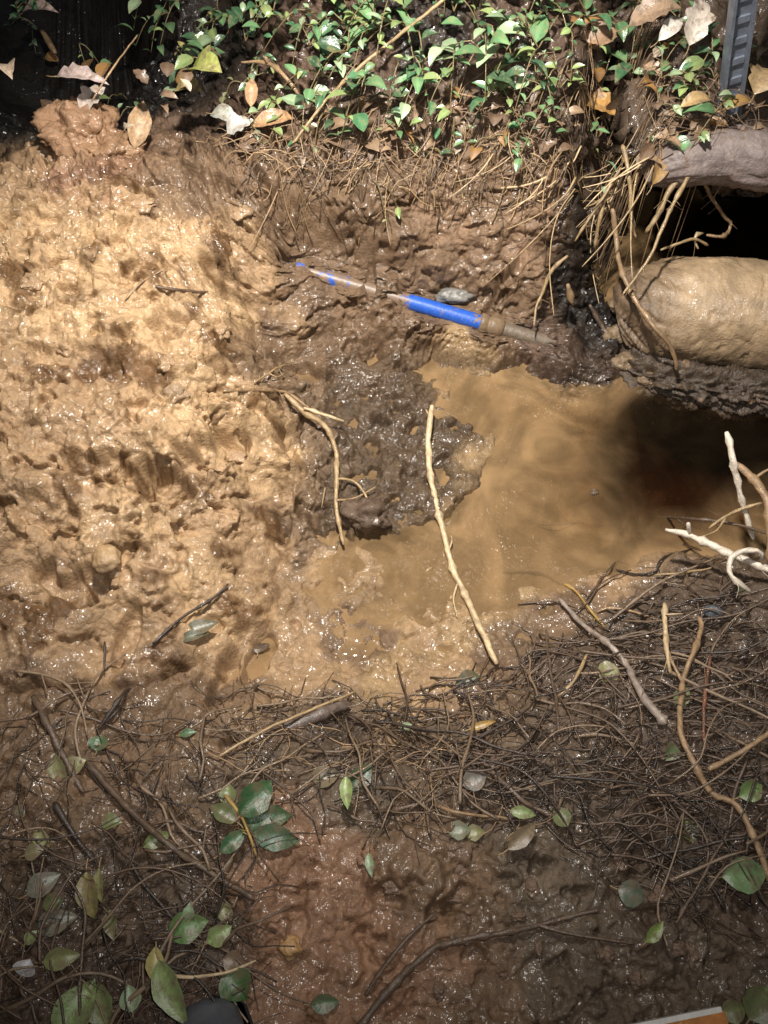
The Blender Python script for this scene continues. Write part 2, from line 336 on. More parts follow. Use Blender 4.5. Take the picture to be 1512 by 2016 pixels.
M['mud'] = mat('wet_mud', (1, 1, 1), .6, var=.32, vscale=75, bump=.0035, bscale=190, rlo=.38, spec=.3, coat=1.0)
M['clay'] = mat('clay_crust', (1, 1, 1), .5, var=.25, vscale=45, bump=.0025, bscale=190, rlo=.3, spec=.5, coat=.5, second=(.22, .15, .092), smix=.60, sscale=11, ssoft=.12)
M['root'] = mat('root_bark', (1, 1, 1), .45, var=.35, vscale=90, bump=.0012, bscale=350, spec=.6, rlo=.16)
M['bark'] = mat('thick_bark', (1, 1, 1), .65, var=.3, vscale=25, bump=.005, bscale=70, rlo=.35, second=(.16, .10, .06), smix=.62)
M['leafm'] = mat('leaf_green', (1, 1, 1), .34, var=.3, vscale=60, bump=.0008, bscale=200, spec=.6, second=(.13, .088, .055), smix=.56, sscale=75, ssoft=.16)
M['fresh'] = mat('leaf_fresh', (1, 1, 1), .26, var=.3, vscale=60, bump=.0009, bscale=180, spec=.9, second=(.24, .19, .09), smix=.62, sscale=60, ssoft=.12)
M['dead'] = mat('leaf_dead', (1, 1, 1), .5, var=.35, vscale=70, bump=.0014, bscale=160, spec=.5, rlo=.2, second=(.15, .10, .065), smix=.58, sscale=55, ssoft=.12)
M['blue'] = mat('blue_plastic', (.022, .105, .50), .4, tint=False, var=.22, vscale=120, bump=.0006, bscale=200, second=(.20, .135, .09), smix=.60, sscale=60)
M['brass'] = mat('muddy_fitting', (.20, .135, .08), .4, tint=False, var=.4, vscale=80, bump=.0015, bscale=150)
M['greyp'] = mat('muddy_grey_pipe', (.155, .118, .085), .45, tint=False, var=.35, vscale=50, bump=.002, bscale=120)
M['stone'] = mat('wet_stone', (.19, .18, .16), .18, tint=False, var=.35, vscale=60, bump=.003, bscale=90)
M['rubber'] = mat('grey_rubber', (.085, .092, .105), .38, tint=False, var=.3, vscale=30, bump=.001, bscale=90)
M['sole'] = mat('dark_sole', (.03, .03, .033), .6, tint=False)
M['wood'] = mat('orange_board', (.50, .20, .055), .35, tint=False, var=.5, vscale=22, bump=.001, bscale=60, second=(.6, .42, .2), smix=.62, sscale=45)
M['white'] = mat('white_edge', (.75, .72, .66), .4, tint=False, var=.2, bump=.0006)
M['metal'] = mat('blue_grey_paint', (.16, .18, .22), .4, tint=False, var=.35, vscale=40, bump=.001)
for k in ('leafm', 'fresh', 'dead'):
    b = M[k].node_tree.nodes["Principled BSDF"]; b.inputs["Subsurface Weight"].default_value = 0

# water: clear surface over silt, browned by depth
w = bpy.data.materials.new("muddy_water"); w.use_nodes = True; nt = w.node_tree; N = nt.nodes; L = nt.links; N.clear()
out = N.new("ShaderNodeOutputMaterial"); tr = N.new("ShaderNodeBsdfTransparent"); gl = N.new("ShaderNodeBsdfGlossy"); gl.inputs["Roughness"].default_value = .07
df = N.new("ShaderNodeBsdfDiffuse"); df.inputs["Color"].default_value = (.35, .235, .125, 1)
fr = N.new("ShaderNodeFresnel"); fr.inputs["IOR"].default_value = 1.33
tc = N.new("ShaderNodeTexCoord"); ns = N.new("ShaderNodeTexNoise"); ns.inputs["Scale"].default_value = 45; ns.inputs["Detail"].default_value = 3
bp = N.new("ShaderNodeBump"); bp.inputs["Distance"].default_value = .0016; L.new(tc.outputs["Object"], ns.inputs["Vector"]); L.new(ns.outputs[0], bp.inputs["Height"])
L.new(bp.outputs[0], gl.inputs["Normal"]); L.new(bp.outputs[0], fr.inputs["Normal"])
n2 = N.new("ShaderNodeTexNoise"); n2.inputs["Scale"].default_value = 7; n2.inputs["Detail"].default_value = 6; n2.inputs["Distortion"].default_value = 1.2; L.new(tc.outputs["Object"], n2.inputs["Vector"])
mr = N.new("ShaderNodeMapRange"); mr.inputs["From Min"].default_value = .35; mr.inputs["From Max"].default_value = .7; mr.inputs["To Min"].default_value = .42; mr.inputs["To Max"].default_value = .78; L.new(n2.outputs[0], mr.inputs[0])
vc = N.new("ShaderNodeVertexColor"); vc.layer_name = "tint"; mm = N.new("ShaderNodeMath"); mm.operation = 'MULTIPLY'; L.new(mr.outputs[0], mm.inputs[0]); L.new(vc.outputs[0], mm.inputs[1])
cr = N.new("ShaderNodeMix"); cr.data_type = 'RGBA'; n3 = N.new("ShaderNodeTexNoise"); n3.inputs["Scale"].default_value = 5.5; n3.inputs["Detail"].default_value = 7; n3.inputs["Distortion"].default_value = 2.2; L.new(tc.outputs["Object"], n3.inputs["Vector"])
m3 = N.new("ShaderNodeMapRange"); m3.inputs["From Min"].default_value = .40; m3.inputs["From Max"].default_value = .62; L.new(n3.outputs[0], m3.inputs[0]); L.new(m3.outputs[0], cr.inputs[0]); cr.inputs[6].default_value = (.215, .138, .068, 1); cr.inputs[7].default_value = (.39, .245, .12, 1); L.new(cr.outputs[2], df.inputs["Color"])
m1 = N.new("ShaderNodeMixShader"); L.new(mm.outputs[0], m1.inputs[0]); L.new(tr.outputs[0], m1.inputs[1]); L.new(df.outputs[0], m1.inputs[2])
m2 = N.new("ShaderNodeMixShader"); L.new(fr.outputs[0], m2.inputs[0]); L.new(m1.outputs[0], m2.inputs[1]); L.new(gl.outputs[0], m2.inputs[2]); L.new(m2.outputs[0], out.inputs["Surface"])
va = N.new("ShaderNodeVolumeAbsorption"); va.inputs["Color"].default_value = (.76, .63, .45, 1); va.inputs["Density"].default_value = 17; L.new(va.outputs[0], out.inputs["Volume"])
M['water'] = w

# ------------------------------------------------------------------ setting
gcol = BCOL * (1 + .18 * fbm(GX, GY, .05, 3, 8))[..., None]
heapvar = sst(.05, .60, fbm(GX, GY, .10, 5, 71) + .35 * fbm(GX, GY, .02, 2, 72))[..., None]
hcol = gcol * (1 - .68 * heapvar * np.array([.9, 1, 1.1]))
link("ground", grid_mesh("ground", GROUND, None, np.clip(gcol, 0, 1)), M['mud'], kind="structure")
near = (np.abs(GX) < .98) & (GY > -.12) & (GY < 2.15)
link("mud_heap", grid_mesh("mud_heap", HEAP, (sd_heap > -.03), np.clip(hcol, 0, 1)), M['mud'], label="big heap of wet tan clay piled along the left side of the pit", cat="mud heap")
link("mud_mound", grid_mesh("mud_mound", ISL, (sd_isl > -.02), np.clip(gcol, 0, 1)), M['mud'], label="dark lumpy mound of mud standing in the middle of the brown pool", cat="mud mound")
# overhanging bank above the hollow on the right
rx = np.arange(.30, 1.6, .005); ry = np.arange(1.30, 2.6, .005); RX, RY = np.meshgrid(rx, ry)
RH = rbf_eval(F_TOP, RX, RY) + crumbs(RX, RY, 300) * .9 - .01
e0 = at_z(1262, 345, .15); edge = e0[1] + .065 + .03 * fbm(RX, RX * 0, .12, 3, 4)
left = e0[0] - .01 + .03 * fbm(RY, RY * 0, .12, 3, 9)
inside = np.minimum(RY - edge, RX - left)
RH = RH - .05 * (1 - sst(0, .05, inside))
bcol = np.ones(RX.shape + (3,)) * np.array(HB) * (1 + .3 * fbm(RX, RY, .08, 3, 2))[..., None]
bank = link("soil_bank", grid_mesh("soil_bank", RH, inside > 0, np.clip(bcol, .01, 1), RX, RY), M['mud'], kind="structure")
sm = bank.modifiers.new("solid", 'SOLIDIFY'); sm.thickness = .09; sm.offset = -1

# water body (closed)
wx_ = np.linspace(-.35, 1.6, 60); wy_ = np.linspace(.42, 1.75, 40)
WX, WY = np.meshgrid(wx_, wy_)
def dsm(x, y): return float(np.clip((gsamp(H0, x, y) + .33) / .16, 0, 1))
wt = np.array([[dsm(a, b) for a in wx_] for b in wy_])
wm = grid_mesh("water", np.full(WX.shape, WL), None, np.repeat((.04 + .96 * wt)[..., None], 3, -1), WX, WY)
import bmesh
bm = bmesh.new(); bm.from_mesh(wm); bed = [e for e in bm.edges if e.is_boundary]
r = bmesh.ops.extrude_edge_only(bm, edges=bed); nv = [v for v in r['geom'] if isinstance(v, bmesh.types.BMVert)]
for v in nv: v.co.z = -1.0
bmesh.ops.contextual_create(bm, geom=[e for e in r['geom'] if isinstance(e, bmesh.types.BMEdge) and e.verts[0].co.z < -.9 and e.verts[1].co.z < -.9])
bmesh.ops.recalc_face_normals(bm, faces=bm.faces); bm.to_mesh(wm); bm.free()
link("water", wm, M['water'], kind="structure")

# ------------------------------------------------------------------ big roots on the right
def bigroot(name, P, Rr, n, seg, cols, label, cat, amp, mt, seed, flat=1.0, rid=.25, crumb=0):
    clen = np.linalg.norm(np.diff(np.asarray(P, float), axis=0), axis=1).sum() / n
    S = spline(np.concatenate([np.asarray(P, float), np.asarray(Rr, float)[:, None]], 1), n); C = S[:, :3]; rad = S[:, 3]
    tan = np.gradient(C, axis=0); tan /= np.linalg.norm(tan, axis=1)[:, None]
    a = np.linspace(0, 2 * PI, seg, endpoint=False); V = []; CC = []
    for i in range(n):
        s = np.cross(tan[i], [0, 0, 1.0]); s /= np.linalg.norm(s); u = np.cross(s, tan[i])
        l = i / n * (n * .004)
        dn = amp * (np.abs(perlin(np.cos(a) * 2.2 + l * 9, np.sin(a) * 2.2 + 3 + l * 5, seed)) + .5 * perlin(np.cos(a) * 6 + l * 20, np.sin(a) * 6 + l * 14, seed + 1) + .35 * np.abs(perlin(a * 0 + l * 70 + np.cos(a) * 9, np.sin(a) * 14 - l * 8, seed + 2)))
        if crumb:
            ab = (a + PI) % (2 * PI); so = np.full(a.shape, i * clen) + seed
            dn = (crumb + .5 * (len(cols) > 1) * float(sst(.14, .02, i / n))) * crumbs(so, ab * rad[i] * 1.0, seed) + amp * .6 * perlin(np.cos(a) * 1.4 + i * clen * 6, np.sin(a) * 1.4 + i * clen * 4, seed)
        rr = rad[i] * (1 - rid * .3) + dn
        V.append(C[i] + np.outer(np.cos(a) * rr, s) + np.outer(np.sin(a) * rr * flat, u))
        up = np.sin(a)[:, None]
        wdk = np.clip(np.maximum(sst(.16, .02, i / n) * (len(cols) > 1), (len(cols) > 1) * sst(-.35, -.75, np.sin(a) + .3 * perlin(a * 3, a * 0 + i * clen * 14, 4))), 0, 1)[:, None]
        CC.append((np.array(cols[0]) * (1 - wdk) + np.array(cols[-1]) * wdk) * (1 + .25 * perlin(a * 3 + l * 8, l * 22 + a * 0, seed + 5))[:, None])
    V = np.concatenate(V); CC = np.concatenate(CC)
    F = [(i * seg + k, i * seg + (k + 1) % seg, (i + 1) * seg + (k + 1) % seg, (i + 1) * seg + k) for i in range(n - 1) for k in range(seg)]
    F.append(tuple(range(seg))[::-1]); F.append(tuple((n - 1) * seg + k for k in range(seg)))
    mb = MB(); mb.add(V, F, np.clip(CC, 0, 1)); org = C[0]
    return link(name, mb.mesh(name, org), mt, label=label, cat=cat, loc=org)
P1 = [at_z(1270, 350, .13), at_z(1330, 322, .16), at_z(1420, 305, .17), at_z(1530, 318, .17), at_z(1750, 330, .16), at_z(2100, 340, .14)]
bigroot("tree_root", P1, [.012, .040, .052, .055, .06, .06], 170, 40, [(.21, .165, .15)], "thick grey brown tree root lying across the top of the black hollow", "tree root", .010, M['bark'], 3)
P2 = [at_z(1226, 630, -.125), at_z(1262, 618, -.105), at_z(1345, 612, -.092), at_z(1440, 618, -.088), at_z(1530, 628, -.088), at_z(1750, 645, -.088), at_z(2100, 660, -.088)]
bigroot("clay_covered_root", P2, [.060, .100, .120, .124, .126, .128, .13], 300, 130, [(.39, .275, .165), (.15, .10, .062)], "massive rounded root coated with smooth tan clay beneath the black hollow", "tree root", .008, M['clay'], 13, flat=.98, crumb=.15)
P3 = [at_z(1205, 700, -.20), at_z(1262, 735, -.165), at_z(1400, 765, -.150), at_z(1530, 775, -.14), at_z(1750, 780, -.14)]  # dark root put where the clay root's underside fades into shadow
bigroot("lower_root", P3, [.02, .032, .034, .034, .034], 260, 90, [(.065, .045, .03)], "dark fibrous root standing in for shadow under the clay coated root just above the shaded water", "tree root", .03, M['bark'], 23)

# ------------------------------------------------------------------ pipe
def lathe(A, Bp, prof, seg=28, closed=True):
    A = np.asarray(A); ax_ = np.asarray(Bp) - A; Ln = np.linalg.norm(ax_); ax_ = ax_ / Ln
    s = np.cross(ax_, [0, 0, 1.0]); s /= np.linalg.norm(s); u = np.cross(s, ax_); V = []
    for t, r_ in prof:
        for k in range(seg): a = 2 * PI * k / seg; V.append(A + ax_ * t * Ln + (s * math.cos(a) + u * math.sin(a)) * r_)
    n = len(prof); F = [(i * seg + k, i * seg + (k + 1) % seg, (i + 1) * seg + (k + 1) % seg, (i + 1) * seg + k) for i in range(n - 1) for k in range(seg)]
    F.append(tuple(range(seg))[::-1]); F.append(tuple((n - 1) * seg + k for k in range(seg)))
    return np.array(V), F
root = link("water_pipe", None, label="bright blue plastic water pipe smeared with mud, running across the back wall of the pit", cat="pipe", loc=pt_pipe(.5))
def part(name, V, F, mt, par, label=None, c=(1, 1, 1), smooth=True):
    mb = MB(); mb.add(V, F, c); return link(name, mb.mesh(name, par.location, smooth), mt, parent=par, label=label)
V, F = lathe(pt_pipe(-.3), pt_pipe(.70), [(0, PR * .2), (0.001, PR)] + [(x, PR) for x in np.linspace(.02, .98, 80)] + [(1, PR)])
tv = -.3 + ((V - pt_pipe(-.3)) @ (PB - PA)) / ((PB - PA) @ (PB - PA)); mv = np.interp(tv, [.0, .1, .2, .24, .40, .43, .6, .66, .7], [.50, .45, .40, .33, .36, .66, .62, .57, .44]); part("blue_section", V, F, M['blue'], root, c=np.repeat(mv[:, None], 3, 1))
nt = M['blue'].node_tree; nn = nt.nodes; mxn = [n_ for n_ in nn if n_.type == 'MIX'][0]; mpr = mxn.inputs[0].links[0].from_node; vcn = nn.new("ShaderNodeVertexColor"); vcn.layer_name = "tint"
for key, dv in (("From Min", -.03), ("From Max", .035)):
    ad = nn.new("ShaderNodeMath"); ad.inputs[1].default_value = dv; nt.links.new(vcn.outputs[0], ad.inputs[0]); nt.links.new(ad.outputs[0], mpr.inputs[key])
V, F = lathe(pt_pipe(.682), pt_pipe(.775), [(0, PR * .9), (0, PR * 1.22), (.06, PR * 1.28), (.26, PR * 1.28), (.3, PR * 1.1), (.36, PR * 1.1), (.4, PR * 1.3), (.5, PR * 1.34), (.85, PR * 1.3), (.9, PR * 1.12), (1, PR * .9)]); part("coupling", V, F, M['brass'], root, "brown mud coated coupling")
V, F = lathe(pt_pipe(.765), pt_pipe(.99), [(0, PR * .5), (0, PR * .98)] + [(x, PR * .98) for x in np.linspace(.05, 1, 20)]); part("grey_section", V, F, M['greyp'], root, "grey brown mud coated pipe beyond the coupling")

# ------------------------------------------------------------------ sticks, twigs and roots drawn one by one
PALE = (.62, .46, .27); STRAW = (.42, .29, .15); TAN = (.34, .22, .12); BRN = (.125, .082, .054); DRK = (.05, .035, .026); RED = (.19, .085, .05); OCH = (.40, .25, .07); WHT = (.72, .62, .5)
def path(pts):
    out = []
    for p in pts:
        if len(p) == 2: out.append(hit(p[0], p[1], .006))
        elif len(p) == 3: out.append(hit(p[0], p[1], p[2]))
        else: out.append(at_z(p[0], p[1], p[3]))       # explicit height
    return np.array(out)
def rod(name, pts, r0, r1, col, label, cat, group=None, kn=3, seg=8, rough=.13, twigs=(), matk='root', wob=.0015):
    P = path(pts); L0 = np.linalg.norm(np.diff(P, axis=0), axis=1).sum(); n = max(6, int(L0 / .009))
    S = spline(P, n); d = np.linalg.norm(S[n // 2] - CAM) / FPX
    S = S + np.stack([perlin(np.arange(n) / 3.1, np.zeros(n) + i * 5.5 + 13 * L0, 5) for i in range(3)], 1) * wob
    org = S[0]; mb = MB(); V, F = tube(S, np.linspace(r0, r1, n) * d * .82 * np.interp(np.arange(n), [0, 1.5, n - 2.5, n - 1], [.6, 1, 1, .55]), seg, rough, kn, int(abs(pts[0][0] * 7 + pts[0][1]))); 
    col = np.array(col) * (.72 if name == "hanging_root" else .88)
    cc = np.array(col) * (1 + .3 * np.random.default_rng(n).uniform(-1, 1, (len(V), 1)))
    mb.add(V, F, cc)
    if name in ("rootlet", "hanging_root", "root") and L0 > .06:
        for _ in range(int(L0 / .035)):
            k_ = random.randrange(2, n - 2); hv = np.array([random.uniform(-1, 1), random.uniform(-1, .6), random.uniform(-.8, .3)]) * random.uniform(.008, .028); kn_ = hv + np.array([random.uniform(-1, 1), random.uniform(-1, 1), -.5]) * .010
            V, F = tube(spline(np.array([S[k_], S[k_] + hv * .6, S[k_] + kn_ + hv * .5]), 6), np.linspace(.0009, .0004, 6), 4, .2, 0, _); mb.add(V, F, np.array(col) * .8)
    for tp, ta, tb in twigs:
        Q = path(tp); Q = spline(Q, max(5, int(np.linalg.norm(np.diff(Q, axis=0), axis=1).sum() / .006))); V, F = tube(Q, np.linspace(ta, tb, len(Q)) * d, 5, .2, 0, 3); mb.add(V, F, col)
    return link(name, mb.mesh(name, org), M[matk], label=label, cat=cat, group=group, loc=org)
rod("stick", [(850,798,.03),(843,870,.02),(850,950,.018),(872,1040,.012),(888,1110,.012),(915,1170,.012),(942,1230,.014),(978,1308,.02)], 7.5, 7, PALE, "long peeled pale stick leaning across the brown pool in the middle", "stick", kn=7,
    twigs=[([(885,1080,.014),(890,1065,.02),(888,1055,.03)], 2.5, 1), ([(900,1150,.014),(893,1180,.01),(900,1215,.006)], 2.5, 1), ([(846,820,.03),(838,806,.035)], 3, 1), ([(945,1245,.014),(962,1250,.012)], 2, .8)])
rod("rootlet", [(560,775,.01),(600,812,.02),(640,840,.02),(660,885,.02),(664,940,.025),(662,1000,.025),(676,1072,.02)], 7, 4.5, STRAW, "crooked tan root curving down from the mud heap edge with fine side hairs", "root", kn=6,
    twigs=[([(663,985,.025),(700,980,.02),(740,958,.02)], 2.5, 1), ([(664,942,.025),(700,950,.012),(725,990,.01),(715,1030,.01),(722,1060,.01)], 3, 2), ([(640,960,.02),(633,1000,.015)], 2, 1), ([(715,1030,.01),(700,1040,.01),(705,1055,.01)],2,1),([(722,990,.01),(742,985,.01)],2,1)])
rod("stick", [(598,803,.035),(677,828,.035)], 4, 4, PALE, "short straight peeled stick at the edge of the tan mud heap", "stick", kn=1)
rod("rootlet", [(440,770),(500,768),(560,772),(610,805,.02)], 5, 3, TAN, "mud caked root lying flat over the lip of the mud heap", "root")
rod("rootlet", [(500,752,.01),(530,735,.02),(548,722,.02),(585,715,.025)], 2.5, 1.2, STRAW, "thin curly rootlet above the dark hole beside the heap", "root", twigs=[([(530,735,.02),(545,742,.02),(560,735,.02)],1.5,1)])
rod("rootlet", [(245,590),(280,555),(330,525)], 2.5, 1.5, TAN, "fine tan root strand lying on the upper mud heap", "root")
rod("stick", [(305,564),(340,570),(410,575)], 3.5, 3, BRN, "short muddy stick half sunk in the upper mud heap", "stick")
# bright roots at the right edge
rod("stick", [(1430,850,0,.09),(1442,905,0,.07),(1458,975,0,.03),(1484,1062,0,-.03)], 7, 6, WHT, "straight pale cut root standing up over the dark water at the right edge", "root", kn=4)
rod("root", [(1450,912,0,.05),(1478,940,0,.05),(1500,965,0,.055),(1514,1010,0,.05),(1520,1110,0,.02)], 8, 11, TAN, "thick brown root arching out of the bank beside the straight pale root", "root", kn=4, twigs=[([(1482,945,0,.05),(1500,932,0,.06),(1530,915,0,.07)], 3.5, 2)])
rod("root", [(1310,1042,0,-.03),(1350,1052,0,-.02),(1410,1078,0,.0),(1460,1100,0,.015),(1540,1130,0,.03)], 6, 8, WHT, "knobbly bleached root end pointing left from the right bank", "root", kn=8, twigs=[([(1358,1052,0,-.015),(1355,1030,0,.01)], 4, 4)])
rod("root", [(1500,1102,0,.04),(1496,1088,0,.05),(1470,1084,0,.05),(1442,1096,0,.045),(1435,1122,0,.035),(1450,1145,0,.03),(1480,1166,0,.02)], 6, 5, WHT, "white root looping round like a hook at the right edge", "root", kn=4)
rod("rootlet", [(1395,1040,0,-.02),(1430,1015,0,.0),(1465,1000,0,.02),(1500,988,0,.03)], 3.5, 3, STRAW, "thin tan root slanting behind the bleached root end", "root", twigs=[([(1430,1015,0,0),(1410,1045,0,-.02),(1370,1060,0,-.05)],2.5,1.5)])
rod("rootlet", [(1060,1035,.004),(1110,1032,.015),(1250,1018,.05),(1350,1020,0,-.06),(1450,1033,0,-.02),(1525,1056,0,.02)], 1.6, 3, BRN, "long hair thin root reaching from the right bank over the water", "root", kn=2)
rod("rootlet", [(1345,1072,0,-.06),(1380,1083,0,-.04)], 3, 3, TAN, "short brown root stub below the bleached root end", "root", kn=0)
# roots in the shallow water
for i, (pts, r, c, lb) in enumerate([
 ([(990,1125),(1060,1128),(1100,1145),(1130,1160),(1160,1205)], 2.6, BRN, "winding dark root in the shallows left of the white sheened branch"),
 ([(1160,1125),(1200,1120),(1250,1130),(1290,1125),(1310,1095),(1420,1070,.01)], 2.8, DRK, "wavy black root crossing the shallow water near the right bank"),
 ([(1265,1075),(1215,1105),(1180,1145),(1150,1185)], 2.4, BRN, "bent brown root curving down through the shallow water"),
 ([(1290,1132,.01),(1340,1128,.02),(1400,1118,.03)], 3, STRAW, "straight straw coloured root at the water edge near the right bank"),
 ([(1018,1190),(1060,1185),(1100,1184),(1135,1195)], 2.2, BRN, "short dark rootlet ending at the white sheened branch"),
 ([(1110,1150),(1135,1165),(1150,1185),(1190,1235)], 3.8, OCH, "ochre rootlet beside the top of the white sheened branch"),
 ([(1175,1205),(1200,1198),(1250,1205),(1330,1235)], 3.6, TAN, "curved brown root along the edge of the near bank"),
 ]):
    rod("rootlet", pts, r, r * .7, c, lb, "root", kn=2, seg=6)
rod("branch", [(1100,1178,.012),(1150,1232,.02),(1200,1270,.03),(1235,1310,.03),(1262,1365,.025),(1310,1425,.01)], 5, 8.5, (.34,.27,.22), "wet branch with a white sheen running from the pool into the lower right tangle", "branch", kn=8, twigs=[([(1222,1290,.03),(1240,1335,.02),(1236,1380,.01)], 4, 2)])
rod("root", [(1308,1188,.05),(1310,1240,.045),(1314,1290,.03),(1322,1330,.01)], 6.5, 4, PALE, "upright pale root stub with shiny rings at the edge of the lower right tangle", "root", kn=5, twigs=[([(1310,1210,.05),(1345,1208,.05)],2,1)])
rod("branch", [(1375,1215,.04),(1380,1240,.04),(1360,1300,.035),(1344,1345,.03),(1340,1440,.02),(1365,1500,.02),(1400,1560,.02),(1450,1585,.02),(1480,1640,.02),(1520,1740,.02)], 6, 7, TAN, "long brown branch winding down the right side through the tangle", "branch", kn=8, twigs=[([(1344,1345,.03),(1322,1300,.03),(1312,1270,.03)],4,3),([(1395,1515,.02),(1460,1480,.03),(1520,1440,.04)],6,5)])
rod("stick", [(1398,1290,.03),(1385,1400,.02),(1390,1480,.02)], 4, 4, RED, "reddish straight stem standing in the lower right tangle", "stick")
rod("stick", [(1330,1820,.02),(1430,1640,.02),(1445,1560,.02),(1470,1500,.02)], 3.5, 3.5, BRN, "thin straight stem slanting up the lower right tangle", "stick")
rod("stick", [(1075,1240,.03),(1085,1330,.02),(1100,1420,.01),(1103,1600,.01)], 3.6, 3.6, BRN, "long upright dark stem at the left side of the tangle", "stick")
rod("stick", [(1155,1288,.02),(1130,1340,.02),(1098,1370,.015)], 4, 3, STRAW, "short tan stalk leaning over the flattened roots", "stick")
# lower part
rod("branch", [(700,2030,.01),(780,1935,.012),(850,1870,.015),(880,1858,.015),(980,1838,.015),(1060,1822,.015),(1180,1790,.012)], 10, 4, BRN, "long crooked dark branch lying across the bottom of the bank", "branch", kn=6, rough=.2, twigs=[([(1060,1822,.015),(1130,1840,.01),(1250,1858,.008)],4,2.5),([(860,1795,.01),(800,1850,.01),(745,1920,.01),(720,1960,.01)],4,4)])
rod("branch", [(930,1480,.01),(1010,1560,.02),(1060,1595,.02),(1130,1620,.012)], 6, 5, BRN, "brown forked branch below the flattened roots", "branch")
rod("branch", [(735,1600,.01),(800,1590,.012),(860,1568,.015),(895,1550,.02)], 6, 4, BRN, "short bent twig pointing at the forked branch", "branch")
rod("branch", [(850,1585,.01),(900,1600,.012),(970,1608,.012),(1010,1615,.01)], 4, 3, TAN, "slim pale brown twig beneath the short bent twig", "branch")
rod("root", [(540,1440,.0),(590,1425,.004),(640,1402,.004),(690,1388,.0)], 15, 12, (.15,.11,.09), "thick muddy root stump half buried at the near edge of the pool", "root", seg=12, rough=.18)
rod("stick", [(430,1490,.01),(520,1438,.02),(610,1398,.02),(700,1362,.02)], 3.5, 3, STRAW, "long straw coloured stem along the near edge of the pool", "stick")
rod("branch", [(65,1370,.01),(95,1430,.015),(130,1500,.015),(165,1560,.01)], 8, 6, BRN, "muddy brown branch sloping down at the left edge below the heap", "branch", kn=4)
rod("branch", [(170,1500,.01),(260,1600,.02),(330,1660,.02),(400,1710,.015),(500,1770,.01)], 8, 6, BRN, "long dark branch running diagonally through the lower left", "branch", kn=5)
rod("branch", [(105,1580,.01),(150,1650,.015),(190,1700,.015)], 7, 5, DRK, "short black branch parallel to the long diagonal one", "branch")
rod("branch", [(190,1440,.01),(225,1390,.02),(258,1345,.02)], 5, 3, DRK, "thin forked dark twig rising from the mud under the heap", "branch", twigs=[([(205,1425,.015),(230,1400,.02),(245,1380,.02)],3,2)])
rod("branch", [(300,1268,.01),(360,1215,.02),(420,1178,.015),(450,1150,.01)], 3.5, 3, DRK, "crooked black twig lying on the yellow clay of the heap", "branch")
rod("stick", [(330,1922,.035),(380,1924,.035),(440,1915,.03),(503,1893,.02)], 4, 3, PALE, "curved pale stalk at the foot of the picture beside the yellow green leaf", "stick", kn=0)
rod("stick", [(207,1264,.01),(206,1320,.015)], 2.5, 2, DRK, "short black stem standing in the brown mud at the left", "stick")
rod("rootlet", [(440,1565,.02),(470,1600,.03),(490,1640,.03),(505,1690,.01)], 4, 3, OCH, "orange brown vine stem bending over the dark green leaf cluster", "vine", kn=2)
